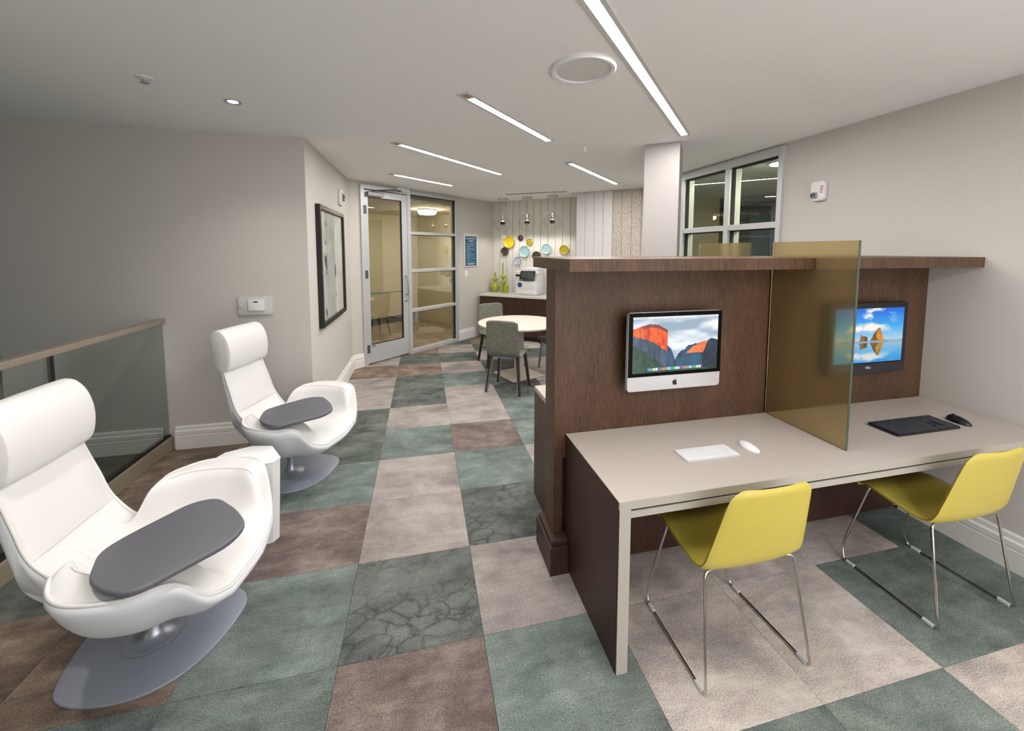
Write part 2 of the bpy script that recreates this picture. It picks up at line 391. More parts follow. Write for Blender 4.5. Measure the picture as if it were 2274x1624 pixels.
# left wall behind the white chairs, ends at the picture wall corner
struct('wall_left', MB().box(-3.25, YL, 0, -1.0, YL+.12, ZC), M_wall)
struct('wall_picture', MB().prism([(-1.12, YL+.12), (-1.0, YL+.12), (-1.0, G0.y), (-1.12, G0.y+.12)], 0, ZC), M_wall)
def wall_seg(name, T, x0, x1, z0=0, z1=ZC, m=M_wall, th=.12): return struct(name, MB().box(x0, 0, z0, x1, th, z1, T), m)
S0, S1, S2 = .175, 1.05, 2.185; LG = (K-G0).length
wg = struct('wall_glazed', MB().box(0, 0, 0, S0, .12, ZC, TG).box(S2, 0, 0, LG+.3, .12, ZC, TG).box(S0, 0, 2.66, S2, .12, ZC, TG), M_wall)
wb = struct('wall_back', MB().box(-.2, .02, 0, 2.3, .14, ZC, TB), mat('wall_joint', (150, 144, 132), .8))
k = 0
x = 0.003
while x < 2.25:
    obj('panel', MB().box(x, .004, .02, min(x+.145, 2.3), .02, ZC-.002, TB, bev=.003), M_paper, wb); x += .151
wf = struct('wall_feature', MB().box(1.93, -.53, 0, 3.7, .05, ZC, TB), M_white if False else mat('wall_joint2', (170, 166, 160), .8))
x = 1.945; k = 0
while x < 3.6:
    obj('panel', MB().box(x, -.55, .0, x+.150, -.53, ZC-.002, TB, bev=.003), M_paperW if k < 4 else M_paperT, wf); x += .154; k += 1
# right wall with the window opening; the lower part under the desk is furred out
WY0, WY1, WZ1 = 3.08, 4.55, 2.68
struct('wall_right', MB().box(XR, -1.6, 0, XR+.14, WY0, ZC).box(XR, WY1, 0, XR+.14, 5.2, ZC).box(XR, WY0, WZ1, XR+.14, WY1, ZC).box(XR, WY0, 0, XR+.14, WY1, .1), M_wall)
struct('trim_1', MB().box(3.085, -1.6, 0, XR, 1.90, .60), M_wall)
def base_profile(mb, L, T):   # stepped baseboard of length L along local x, front towards -y
    pr = [(0, 0), (-.022, 0), (-.022, .115), (-.019, .119), (-.019, .124), (-.022, .128), (-.022, .158), (-.012, .165), (-.012, .190), (-.006, .2), (0, .2)]
    n = len(pr); vs = [T @ Vector((x, p[0], p[1])) for x in (0, L) for p in pr]
    fs = [(i, (i+1) % n, n+(i+1) % n, n+i) for i in range(n)]+[tuple(range(n)), tuple(range(2*n-1, n-1, -1))]
    return mb.add(vs, fs)
struct('baseboard_left', base_profile(MB(), 1.10, frame((-2.1, YL), (1, 0), (0, 1))), M_base)
struct('baseboard_left_landing', base_profile(MB(), 1.05, frame((-3.25, YL), (1, 0), (0, 1))), M_base)
struct('baseboard_picture', base_profile(MB(), G0.y-YL, frame((-1.0, YL-.02), (0, 1), (-1, 0))), M_base)
struct('baseboard_glazed', base_profile(base_profile(MB(), S0, TG), LG-S2-.6, TG @ Matrix.Translation((S2, 0, 0))), M_base)
struct('baseboard_right', base_profile(MB(), 3.5, frame((3.085, 1.9), (0, -1), (1, 0))), M_base)
# column
TC = frame((2.044, 3.43), BV, -BN)
struct('column', MB().box(0, 0, 0, .305, .40, ZC, TC), mat('column_white', (168, 163, 160), .85))
# landing and dark atrium beyond the balustrade
struct('floor_landing', MB().box(-5.2, -1.6, -.1, -2.2, YL+1.7, -.004), M_landing_refl)
struct('wall_atrium', MB().box(-5.2, -1.6, -.1, -5.05, 8, ZC), M_teal)
struct('wall_light_block', MB().box(-5.2, -1.72, -.1, -.2, -1.6, ZC), M_wall)  # unseen wall added to block world light reaching the left wall
struct('wall_atrium_rear', MB().box(-5.2, YL+1.6, -.1, -3.25, YL+1.75, ZC).box(-3.37, YL+.12, 0, -3.25, YL+1.75, ZC), M_teal)
# corridor behind the glazed wall
struct('wall_corridor', MB().box(-2.2, 2.35, 0, .95, 2.45, ZC, TG).box(.95, 2.6, 0, 3.4, 2.7, ZC, TG).box(.85, 2.35, 0, .95, 2.7, ZC, TG)
       .box(-2.3, .12, 0, -2.2, 2.45, ZC, TG).box(3.4, .12, 0, 3.5, 2.7, ZC, TG), M_corr)
struct('floor_corridor', MB().box(-2.2, .12, -.02, 3.4, 2.65, 0.001, TG), M_corrfloor)
struct('ceiling_corridor', MB().box(-2.2, .121, 2.52, 3.4, 2.65, 2.56, TG), M_corr)
struct('baseboard_corridor', MB().box(-2.2, 2.33, 0, .95, 2.35, .15, TG).box(.95, 2.58, 0, 3.4, 2.6, .15, TG), M_dkbase)
# meeting room behind the right window
struct('wall_meeting', MB().box(6.9, 1, 0, 7, 9, ZC).box(XR+.14, 8.9, 0, 7, 9, ZC).box(XR+.14, 1, 0, 7, 1.1, ZC), M_room2)
struct('wall_meeting_tan', MB().box(3.42, 6.6, 0, 5.55, 6.7, ZC), M_room2c)
struct('wall_meeting_blue', MB().box(6.4, 3.5, 0, 6.6, 6.75, 2.42), M_room2b)
struct('trim_2', MB().box(5.55, 6.45, 0, 5.78, 6.7, ZC), mat('dark_post', (52, 56, 56), .7))

# ---------------------------------------------------------------- glazed door and sidelight
door = struct('door_1')
obj('frame_jamb', MB().box(S0, -.03, 0, S0+.06, .10, 2.66, TG, bev=.003), M_alframe, door)
obj('frame_head', MB().box(S0+.06, -.03, 2.60, S1-.02, .10, 2.66, TG, bev=.003), M_alframe, door)
dl0, dl1 = S0+.07, S1-.03
obj('stile', MB().box(dl0, 0, .02, dl0+.07, .045, 2.59, TG, bev=.003), M_alframe, door)
obj('stile', MB().box(dl1-.10, 0, .02, dl1, .045, 2.59, TG, bev=.003), M_alframe, door)
obj('top_rail', MB().box(dl0+.07, 0, 2.49, dl1-.10, .045, 2.59, TG, bev=.003), M_alframe, door)
obj('bottom_rail', MB().box(dl0+.07, 0, .02, dl1-.10, .045, .30, TG, bev=.003), M_alframe, door)
obj('glass_pane', MB().box(dl0+.07, .02, .30, dl1-.10, .026, 2.49, TG), M_olive_glass, door)
obj('gasket', MB().box(dl1-.108, -.002, .30, dl1-.10, .02, 2.49, TG).box(dl0+.07, -.002, .294, dl1-.1, .02, .30, TG).box(dl0+.07, -.002, 2.484, dl1-.1, .02, 2.49, TG), M_gasket, door)
obj('push_bar', MB().box(dl0+.05, .05, 1.04, dl1-.06, .085, 1.075, TG, bev=.004), M_alframe, door)
hx = dl1-.045
obj('pull_handle', MB().tube([TG @ Vector(p) for p in ((hx, -.002, 1.0), (hx, -.05, 1.0), (hx, -.065, 1.03), (hx, -.065, 1.27), (hx, -.05, 1.3), (hx, -.002, 1.3))], .013), M_alu, door, True)
obj('lock_cylinder', MB().lathe([(.022, 0), (.022, .012), (.014, .016)], 14, TG @ Matrix.Translation((hx, 0, .90)) @ ROTX), M_alu, door, True)
for z in (.25, 1.36, 2.3): obj('hinge', MB().box(S0+.045, -.045, z-.06, S0+.085, -.03, z+.06, TG, bev=.004), mat('dark_hinge', (96, 98, 104), .4, .6), door)
cl = obj('door_closer', MB().box(dl0+.03, -.07, 2.50, dl0+.30, -.002, 2.56, TG, bev=.008), mat('closer_grey', (148, 148, 146), .45, .4), door)
obj('closer_arm', MB().tube([TG @ Vector(p) for p in ((dl0+.1, -.05, 2.575), (dl0+.36, -.24, 2.60), (dl0+.62, -.045, 2.63))], .011), mat('closer_arm_dark', (84, 84, 82), .4, .6), cl)
obj('kick_label', MB().box(dl0+.075, -.003, .265, dl0+.14, .001, .275, TG), M_gasket, door)
side = struct('window_1')
obj('frame_jamb', MB().box(S1-.03, -.03, 0, S1+.03, .10, 2.66, TG, bev=.003), M_alframe, side)
obj('frame_jamb', MB().box(S2-.06, -.03, 0, S2, .10, 2.66, TG, bev=.003), M_alframe, side)
obj('frame_head', MB().box(S1+.03, -.03, 2.61, S2-.06, .10, 2.66, TG, bev=.003), M_alframe, side)
obj('frame_sill', MB().box(S1+.03, -.03, 0, S2-.06, .10, .06, TG, bev=.003), M_alframe, side)
zb = [.06, .69, 1.345, 1.965]
for z in zb[1:]: obj('transom', MB().box(S1+.03, -.02, z, S2-.06, .09, z+.05, TG, bev=.003), M_alframe, side)
for i, z in enumerate(zb):
    z0 = z if i == 0 else z+.05; z1 = zb[i+1] if i < 3 else 2.61
    obj('glass_pane', MB().box(S1+.03, .03, z0, S2-.06, .036, z1, TG), M_olive_glass, side)
    obj('gasket', MB().box(S2-.072, .0, z0, S2-.06, .03, z1, TG).box(S1+.03, 0, z1-.008, S2-.06, .03, z1, TG), M_gasket, side)
# right window
win = struct('window_2')
ym = 3.76
def wbx(y0, y1, z0, z1, x0=XR-.03, x1=XR+.12): return MB().box(x0, y0, z0, x1, y1, z1, bev=.003)
obj('frame_jamb', wbx(WY0, WY0+.05, .1, WZ1), M_alframe, win); obj('frame_jamb', wbx(WY1-.06, WY1, .1, WZ1), M_alframe, win)
obj('mullion', wbx(ym-.035, ym+.035, .1, 2.60), M_alframe, win); obj('frame_head', wbx(WY0+.05, WY1-.06, 2.60, WZ1), M_alframe, win)
obj('frame_sill', wbx(WY0+.05, WY1-.06, .1, .16), M_alframe, win)
for a, b in ((WY0+.05, ym-.035), (ym+.035, WY1-.06)):
    obj('transom', wbx(a, b, 1.93, 1.99, XR-.025), M_alframe, win)
    for z0, z1 in ((.16, 1.93), (1.99, 2.60)):
        obj('glass_pane', MB().box(XR+.04, a, z0, XR+.046, b, z1), M_glass, win)
        obj('gasket', MB().box(XR+.0, b-.012, z0, XR+.04, b, z1).box(XR+.0, a, z1-.012, XR+.04, b, z1), M_gasket, win)

# ---------------------------------------------------------------- balustrade
bal = thing('glass_balustrade', 'low glass balustrade with tan metal top rail beside the white lounge chairs', 'balustrade', (-2.15, YL, 0))
obj('handrail', MB().box(-.028, -5.4, 1.10, .028, 0, 1.14, bev=.004), M_tan, bal)
obj('curb', MB().box(-.045, -5.4, 0, .03, 0, .12, bev=.004), M_curb, bal)
obj('glazing_channel', MB().box(-.03, -5.4, .12, .016, -.0, .132), M_gasket, bal)
obj('glass_panel', MB().box(-.008, -1.025, .132, .008, -.01, 1.10), M_green_glass, bal)
obj('glass_panel', MB().box(-.008, -2.6, .132, .008, -1.045, 1.10), M_green_glass, bal)
obj('glass_panel', MB().box(-.008, -5.4, .132, .008, -2.62, 1.10), M_green_glass, bal)
for y in (-1.035, -2.61): obj('joint_strip', MB().box(-.010, y-.010, .132, .010, y+.010, 1.10), M_gasket, bal)

# ---------------------------------------------------------------- ceiling fittings
def strip(p0, p1, w, label):
    a = Vector(p0); b = Vector(p1); d = (b-a); L = d.length; d.normalize()
    t = thing('ceiling_strip_light', label, 'ceiling light', (a.x, a.y, ZC), math.atan2(d.y, d.x), 'recessed strip lights')
    e = .02; h = w/2
    obj('trim', MB().box(-.10, h, -.006, L+e, h+.022, 0).box(-.10, -h-.022, -.006, L+e, -h, 0).box(-.10, -h, -.006, -.08, h, 0).box(L, -h, -.006, L+e, h, 0), M_plastic2, t)
    obj('end_plate', MB().box(-.08, -h, -.004, 0, h, 0), mat('strip_end_brass', (150, 132, 112), .5, .3), t)
    obj('diffuser', MB().box(0, -h, -.005, L, h, -.001), M_light, t)
strip((.10, .96), (2.185, 3.05), .050, 'longest bright recessed strip light in the ceiling, above the desk')
strip((.325, 2.645), (1.12, 3.485), .050, 'recessed strip light left of the round ceiling speaker, brassy near end')
strip((-.18, 3.925), (1.005, 5.148), .050, 'long recessed strip light in front of the glazed door')
strip((-.33, 5.487), (.45, 6.206), .050, 'short recessed strip light closest to the glazed door')
strip((1.66, 4.335), (2.815, 5.492), .050, 'recessed strip light nearest the wallpapered back wall')
strip((1.72, -1.1), (2.78, -.04), .050, 'added unseen strip light behind the viewer, brightening the right wall')  # added out of view to brighten right wall, desk and chairs
strip((.9, -1.4), (1.9, -.4), .050, 'added unseen strip light behind the viewer, filling the desk aisle')  # added out of view as extra light from behind the camera
sp = thing('ceiling_speaker', 'large round white ceiling speaker beside the longest strip light', 'speaker', (.864, 2.092, ZC))
obj('rim', MB().lathe([(.178, 0), (.178, -.010), (.168, -.018), (.150, -.016), (.144, -.006), (.144, 0)], 40), M_plastic, sp, True)
obj('grille', MB().lathe([(.146, -.001), (.146, -.007), (.10, -.010), (.001, -.011)], 40), mat('speaker_grille', (212, 213, 210), .8, bump=.6, bscale=500), sp, True)
dn = thing('ceiling_downlight', 'small round recessed downlight in the ceiling above the far lounge chair', 'ceiling light', (-1.212, 3.056, ZC))
obj('trim_ring', MB().lathe([(.050, 0), (.050, -.006), (.036, -.004), (.030, -.001), (.030, 0)], 24), M_alu, dn, True)
obj('lamp', MB().lathe([(.030, -.0005), (.030, -.002), (.001, -.003)], 20), M_down, dn)
def spot(parent, z, w):
    l = bpy.data.lights.new('downlight_beam', 'SPOT'); l.energy = w; l.color = (1, .95, .88); l.shadow_soft_size = .04; l.spot_size = math.radians(125); l.spot_blend = .8
    o = bpy.data.objects.new('downlight_beam', l); COL.objects.link(o); o.parent = parent; o.location = (0, 0, z)
spot(dn, -.012, SPOT_W*.5)
dn_fill = thing('ceiling_downlight', 'added unseen downlight brightening the nearest lounge chair', 'ceiling light', (-1.25, 1.15, ZC))  # unseen downlight added to brighten the white lounge chairs
obj('trim_ring', MB().lathe([(.050, 0), (.050, -.006), (.036, -.004), (.030, -.001), (.030, 0)], 24), M_alu, dn_fill, True)
obj('lamp', MB().lathe([(.030, -.0005), (.030, -.002), (.001, -.003)], 20), M_down, dn_fill)
spot(dn_fill, -.012, SPOT_W)
def sprinkler(loc, label, hang):
    t = thing('ceiling_sprinkler', label, 'sprinkler', loc)
    obj('cover_plate', MB().lathe([(.042, 0), (.040, -.006), (.018, -.009), (.016, -.012)], 20), M_plastic, t, True)
    obj('nozzle', MB().lathe([(.010, -.008), (.010, -hang), (.022, -hang-.002), (.022, -hang-.006), (.004, -hang-.008)], 14), M_plastic if hang > .03 else M_alu, t, True)
sprinkler((-1.532, 2.748, ZC), 'white ceiling sprinkler left of the small downlight', .025)
sprinkler((1.50, 3.555, ZC), 'white pendent sprinkler between two strip lights near the column', .055)
vn = thing('slot_diffuser', 'thin grey slot air diffuser in the ceiling above the wall plates', 'air vent', (1.456, 6.99, ZC), math.atan2(-.603, .916))
obj('frame', MB().box(0, -.045, -.004, 1.10, -.03, 0).box(0, .03, -.004, 1.10, .045, 0).box(0, -.03, -.004, .012, .03, 0).box(1.088, -.03, -.004, 1.10, .03, 0), M_plastic2, vn)
obj('slot', MB().box(.012, -.03, -.002, 1.088, .03, 0), mat('vent_dark', (86, 86, 84), .8), vn)
cx = TG @ Vector((2.27, .88, 2.52))
cl = thing('corridor_lamp', 'glowing drum ceiling lamp in the corridor behind the glass', 'ceiling light', cx)
obj('pan', MB().lathe([(.19, 0), (.19, -.025), (.01, -.025)], 28), M_alframe, cl, True)
obj('drum_diffuser', MB().lathe([(.175, -.025), (.178, -.07), (.15, -.10), (.01, -.108)], 28), M_lamp, cl, True)
for k, (x, y, lab) in enumerate(((4.2, 2.3, 'added unseen ceiling lamp brightening the meeting room, beside the right window'), (5.6, 2.3, 'added unseen ceiling lamp brightening the meeting room, at its far side'))):
    q = thing('meeting_room_lamp', lab, 'ceiling light', (x, y, ZC))  # hidden lamps added to lift the dark room behind the window
    obj('trim_ring', MB().lathe([(.26, 0), (.26, -.012), (.22, -.014)], 24), M_alu, q, True)
    obj('diffuser', MB().lathe([(.24, -.012), (.24, -.02), (.01, -.022)], 24), emit('meeting_glow', (255, 248, 220), 70), q)
ml = thing('meeting_room_lamp', 'small round glowing ceiling lamp seen through the right window', 'ceiling light', (3.95, 3.77, ZC))
obj('trim_ring', MB().lathe([(.13, 0), (.13, -.012), (.10, -.014)], 24), M_alu, ml, True)
obj('diffuser', MB().lathe([(.11, -.012), (.11, -.02), (.01, -.022)], 24), emit('meeting_glow', (255, 248, 220), 70), ml)
# wall-side globe pendants
for k, (t_, lab) in enumerate(((.45, 'clear glass globe pendant with mirrored bulb, nearest the blue notice'), (.96, 'clear glass globe pendant with mirrored bulb, middle of three above the plates'), (1.46, 'clear glass globe pendant with mirrored bulb, nearest the white wall panels'))):
    p = TB @ Vector((t_, -.43, ZC))
    t = thing('globe_pendant', lab, 'pendant light', p, math.atan2(BV.y, BV.x), 'three globe pendants')
    obj('canopy', MB().lathe([(.095, 0), (.095, -.05), (.088, -.055), (.01, -.055)], 24), M_plastic2, t, True)
    obj('stem', MB().tube([(0, 0, -.05), (0, 0, -.33)], .005), M_alu, t)
    obj('globe', MB().sphere((0, 0, -.49), .165, 24), M_globe, t, True)
    b = obj('bulb', MB().sphere((0, 0, -.47), .042, 16), M_bulb, t, True)
    obj('mirror_cap', MB().lathe([(.036, -.442), (.0435, -.455), (.0445, -.475), (.040, -.493), (.028, -.506), (.001, -.515)], 18), mat('mirror_cap', (60, 60, 62), .12, 1), b, True)
    obj('socket', MB().lathe([(.024, -.32), (.026, -.36), (.024, -.43)], 16), M_chrome, t, True)
    l = bpy.data.lights.new('globe_light', 'SPOT'); l.energy = GLOBE_W; l.color = (1, .94, .86); l.shadow_soft_size = .03; l.spot_size = math.radians(150); l.spot_blend = .5
    lo = bpy.data.objects.new('globe_light', l); COL.objects.link(lo); lo.parent = t; lo.location = (0, .0, -.54)

# ---------------------------------------------------------------- wall fittings
kp = thing('wall_intercom', 'white wall control box with small display above the far lounge chair', 'control panel', (-1.435, YL, 1.232))
obj('backplate', MB().prism(rrect(.275, .165, .022), 0, .022, ROTX, bev=.006), M_plastic2, kp, True)
obj('display_unit', MB().prism(rrect(.125, .10, .006), .022, .036, Matrix.Translation((.012, 0, .006)) @ ROTX, bev=.003), M_plastic, kp, True)
obj('display', MB().prism(rrect(.036, .012, .002), .036, .037, Matrix.Translation((.010, 0, .034)) @ ROTX), mat('lcd_teal', (40, 74, 84), .3), kp)
obj('knob', MB().lathe([(.012, 0), (.012, .012), (.004, .014)], 12, Matrix.Translation((-.112, -.02, .004)) @ ROTX), M_plastic2, kp, True)
fa = thing('fire_alarm', 'white fire alarm strobe with red lettering on right wall', 'alarm', (XR, 2.728, 2.215), 0)
RW = Matrix(((0, 0, -1, 0), (-1, 0, 0, 0), (0, 1, 0, 0), (0, 0, 0, 1)))   # x -> -Y, y -> Z, z -> -X
obj('housing', MB().prism(rrect(.12, .165, .03), 0, .04, RW, bev=.010), M_plastic, fa, True)
obj('strobe_lens', MB().prism(rrect(.052, .05, .008), .04, .055, RW @ Matrix.Translation((-.020, -.035, 0)), bev=.006), mat('strobe_lens', (150, 154, 156), .15, .3), fa, True)
obj('strobe_reflector', MB().box(-.038, -.048, .055, -.026, -.022, .058, RW).box(-.012, -.048, .055, -.004, -.016, .058, RW), M_black, fa)
fl_ = obj('lettering', text_mesh('FIRE', .036), None, fa); fl_.data.materials.append(mat('alarm_red', (196, 30, 60), .5)); fl_.matrix_local = RW @ Matrix.Translation((.042, .01, .0412)) @ Matrix.Rotation(PI/2, 4, 'Z')
RP = Matrix(((0, 0, 1, 0), (1, 0, 0, 0), (0, 1, 0, 0), (0, 0, 0, 1)))    # x -> +Y, y -> Z, z -> +X
st = thing('wall_strobe', 'white round wall strobe above the corner of the framed artwork', 'alarm', (-1.0, 5.36, 2.365))
obj('backplate', MB().prism(rrect(.20, .19, .04), 0, .035, RP, bev=.008), M_plastic, st, True)
obj('horn_ring', MB().lathe([(.075, .035), (.070, .045), (.055, .045), (.050, .038)], 24, RP), M_plastic2, st, True)
obj('lens', MB().lathe([(.046, .035), (.040, .060), (.02, .066), (.001, .067)], 20, RP), mat('strobe_grey', (110, 114, 120), .2, .3), st, True)
# framed art
ar = thing('framed_artwork', 'tall abstract grey print in a thin black frame on the beige wall', 'picture', (-1.0, 4.765, 1.555))
aw, ah = 1.20, 1.215; f = .045
obj('frame', MB().box(-aw/2, -ah/2, 0, -aw/2+f, ah/2, .045, RP, bev=.002).box(aw/2-f, -ah/2, 0, aw/2, ah/2, .045, RP, bev=.002).box(-aw/2+f, ah/2-f, 0, aw/2-f, ah/2, .045, RP, bev=.002).box(-aw/2+f, -ah/2, 0, aw/2-f, -ah/2+f, .045, RP, bev=.002), M_black, ar)
H_, W_ = 120, 60
n1 = fnoise(H_, W_, 8, 60, 1); n2 = fnoise(H_, W_, 20, 30, 2); n3 = fnoise(H_, W_, 4, 14, 5)
img = np.zeros((H_, W_, 3)); img[:] = (206, 208, 202); img += (n2[..., None]-.5)*50+(n1[..., None]-.5)*36
Y_, X_ = np.mgrid[0:H_, 0:W_]/np.array([H_, W_]).reshape(2, 1, 1)
img[(X_ > .22) & (X_ < .62)] -= 22; img[(X_ > .62) & (X_ < .85)] += 12
mk = (n3 > .62) & (np.abs(X_-.2) < .05) | (n3 > .6) & (np.abs(X_-.6) < .04) & (Y_ > .45); img[mk] = (70, 74, 76)
mk = (np.abs((X_-.42)**2*4+(Y_-.3)**2*6) < .01); img[mk] = (196, 196, 160)
mk = (X_ > .80+.12*(1-Y_)) & (Y_ > .45); img[mk] = (224, 206, 178)
painting('print', img, aw-2*f, ah-2*f, attr_mat('art_print', None, .6), RP @ Matrix.Translation((0, 0, .018)), ar)
obj('glazing', MB().box(-aw/2+f, -ah/2+f, .026, aw/2-f, ah/2-f, .029, RP), M_picglass, ar)
# blue notice and switch on the glazed wall
pn = TG @ Vector((2.565, 0, 1.71))
RG = Matrix(((GU.x, 0, GN.x, 0), (GU.y, 0, GN.y, 0), (0, 1, 0, 0), (0, 0, 0, 1)))   # x along wall, y up, z to the room
nt_ = thing('wall_notice', 'framed blue notice board with pale text lines on the end wall', 'notice', pn)
obj('frame', MB().prism(rrect(.385, .64, .006), 0, .018, RG, bev=.003), M_plastic, nt_, True)
H_, W_ = 96, 48; img = np.zeros((H_, W_, 3)); img[:] = (36, 84, 118)
img[4:10, 4:44] = (150, 170, 184); img[4:10, 4:44][:, ::5] = (60, 100, 130); img[13:17, 14:34] = (190, 204, 212); img[13:17, 14:34][:, ::4] = (70, 110, 138)
rr = random.Random(3); y = 22
while y < 88:
    w = rr.choice([40, 38, 30, 22, 16, 34]); img[y:y+2, 5:5+w] = (128, 154, 174)
    for q in range(5, 5+w, rr.choice([5, 6, 7])): img[y:y+2, q] = (50, 96, 130)
    y += rr.choice([3, 4, 4, 5])
img[88:92, 10:38] = (196, 206, 212); img[88:92, 10:38][:, ::4] = (60, 104, 134)
painting('sheet', img, .33, .565, attr_mat('notice_print', None, .4), RG @ Matrix.Translation((-.012, -.016, .0186)), nt_)
sw = thing('light_switch', 'white light switch plate under the blue notice', 'switch', TG @ Vector((2.425, 0, 1.255)))
obj('plate', MB().prism(rrect(.082, .13, .006), 0, .008, RG, bev=.002), M_plastic, sw, True)
obj('rocker', MB().box(-.017, -.034, .008, .017, .034, .012, RG, bev=.002), mat('switch_white', (238, 236, 230), .4), sw)
ds = thing('door_sensor', 'small white sensor box on the head of the glazed door', 'sensor', TG @ Vector((.93, 0, 2.672)))
obj('housing', MB().box(-.12, -.025, -.06, .12, .025, -.0, RG @ Matrix.Translation((0, 0, .055)), bev=.012), M_plastic, ds, True)
obj('sensor_window', MB().box(-.06, -.02, .026, .06, .0, .028, RG @ Matrix.Translation((0, -.03, .055))), M_plastic2, ds)

# ---------------------------------------------------------------- wall plates
def plate(t_, z, r, m_in, m_out, name, label):
    p = TB @ Vector((t_, .004, z)); RB = Matrix(((BV.x, 0, BN.x, 0), (BV.y, 0, BN.y, 0), (0, 1, 0, 0), (0, 0, 0, 1)))
    t = thing(name, label, 'wall plate', p, 0, 'decorative plates on the back wall')
    d = r*.42
    obj('dish', MB().lathe([(r*.35, .012), (r*.45, .012), (r*.8, d*.55), (r, d), (r*.99, d+.004), (r*.78, d*.62), (r*.45, .026), (.001, .024)], 28, RB), m_in, t, True, 60)
    obj('foot_ring', MB().lathe([(r*.32, 0), (r*.36, 0), (r*.36, .014), (r*.32, .014)], 20, RB), m_out, t, True)
PY = mat('plate_yellow', (214, 190, 10), .25, coat=.4); PO = mat('plate_olive', (164, 150, 14), .25, coat=.4); PBr = mat('plate_brown', (70, 54, 42), .3, coat=.3)
PBl = mat('plate_blue', (150, 184, 188), .25, coat=.4); PL = mat('plate_lilac', (176, 176, 194), .3, coat=.3); PW = mat('plate_white', (232, 232, 236), .3, coat=.3)
plate(.27, 1.985, .05, PW, PW, 'wall_plate', 'small white plate tucked behind the big yellow plate')
plate(.385, 1.875, .118, PY, PY, 'wall_plate', 'big bright yellow plate on the wallpapered wall')
plate(.285, 1.685, .088, PBr, PBr, 'wall_plate', 'brown plate below the big yellow plate')
plate(.635, 1.955, .058, PBr, PBr, 'wall_plate', 'smallest brown plate, right of the big yellow plate')
plate(.83, 1.868, .066, PO, PO, 'wall_plate', 'small yellow-green plate above the pale blue plates')
plate(.727, 1.685, .112, PBl, PBl, 'wall_plate', 'largest pale blue plate, above the white printer')
plate(.575, 1.50, .08, PL, PL, 'wall_plate', 'lilac white plate just above the printer')
plate(.985, 1.60, .092, PBr, PBr, 'wall_plate', 'brown plate mostly hidden behind the wooden ledge end')
plate(1.19, 1.735, .10, PBl, PBl, 'wall_plate', 'pale blue plate nearest the wooden ledge')
plate(1.55, 1.72, .09, PO, PO, 'wall_plate', 'olive yellow plate furthest right on the wallpapered wall')

# ---------------------------------------------------------------- credenza, printer, vases
cr = thing('credenza', 'dark wood credenza with white top along the wallpapered wall', 'cabinet', TB @ Vector((0, 0, 0)), math.atan2(BV.y, BV.x))
CL = 2.9   # local frame: x along wall, -y towards the room
obj('carcass', MB().box(.01, -.54, .09, 1.95, -.005, .82), M_wood2, cr)
obj('plinth', MB().box(.03, -.49, 0, 1.94, -.02, .09), M_black, cr)
obj('countertop', MB().box(0, -.585, .82, 1.95, -.004, .86, bev=.004), M_counter, cr)
for q in range(4): obj('door', MB().box(.012+q*.485, -.56, .095, .012+q*.485+.481, -.54, .812, bev=.0015), M_wood2, cr)
zt = .86
pr_ = thing('printer', 'white office printer with tilted dark screen on the credenza', 'printer', TB @ Vector((.725, -.42, zt)), math.atan2(BV.y, BV.x))
obj('body', MB().box(0, 0, .012, .43, .37, .27, bev=.012), mat('printer_white', (222, 223, 226), .45), pr_, True)
obj('foot_skid', MB().box(.01, .015, 0, .42, .36, .014), M_plastic2, pr_)
obj('paper_tray', MB().box(.02, -.008, .03, .41, .02, .10, bev=.005), M_plastic, pr_, True)
obj('front_door', MB().box(.02, -.006, .11, .41, .02, .262, bev=.005), M_plastic, pr_, True)
obj('output_bay', MB().box(.06, .06, .27, .40, .36, .36), mat('printer_shade', (150, 152, 154), .6), pr_)
obj('column_support', MB().box(.02, .20, .26, .10, .37, .40, bev=.006).box(.36, .03, .26, .43, .37, .40, bev=.006), M_plastic, pr_, True)
obj('scanner_bed', MB().box(-.01, .0, .39, .44, .37, .455, bev=.010), M_plastic, pr_, True)
obj('document_feeder', MB().box(.10, .05, .455, .43, .36, .52, bev=.018), mat('printer_white', (0, 0, 0)), pr_, True)
obj('feeder_tray', MB().box(-.03, .05, .35, .12, .30, .392, bev=.004), M_black, pr_, True)
TS = Matrix.Translation((.255, -.03, .385)) @ Matrix.Rotation(math.radians(-25), 4, 'X')
cpan = obj('control_panel', MB().box(-.15, -.012, -.085, .15, .012, .085, TS, bev=.006), M_black, pr_, True)
obj('touch_screen', MB().box(-.12, -.014, -.055, .12, -.012, .06, TS), mat('screen_grey', (62, 66, 68), .2), cpan)
obj('power_badge', MB().lathe([(.040, 0), (.040, .004), (.001, .0045)], 24, Matrix.Translation((.085, -.006, .195)) @ ROTX), mat('badge_blue', (32, 84, 150), .3), pr_, True)
obj('badge_ring', MB().lathe([(.048, 0), (.048, .002), (.040, .002), (.040, 0)], 24, Matrix.Translation((.085, -.006, .195)) @ ROTX), M_black, pr_, True)
def vase(t_, d, prof, label):
    p = TB @ Vector((t_, -d, zt)); o = obj('vase', mesh('vase', MB().lathe([tuple(q) for q in crom(prof, 5)], 24), M_greenvase, True, 70), M_greenvase); o.location = p
    tag(o, label, 'vase', 'lime green bottle vases on the credenza')
vase(.13, .15, [(.05, 0), (.058, .012), (.085, .07), (.098, .115), (.07, .165), (.032, .205), (.03, .225), (.055, .262), (.05, .28), (.02, .305), (.018, .35), (.022, .40)], 'squat lime vase with wide gourd body, left of three')
vase(.335, .20, [(.042, 0), (.046, .01), (.028, .08), (.046, .17), (.058, .21), (.03, .25), (.02, .27), (.046, .315), (.04, .34), (.018, .37), (.014, .48), (.017, .60)], 'tallest lime vase with a long thin neck')
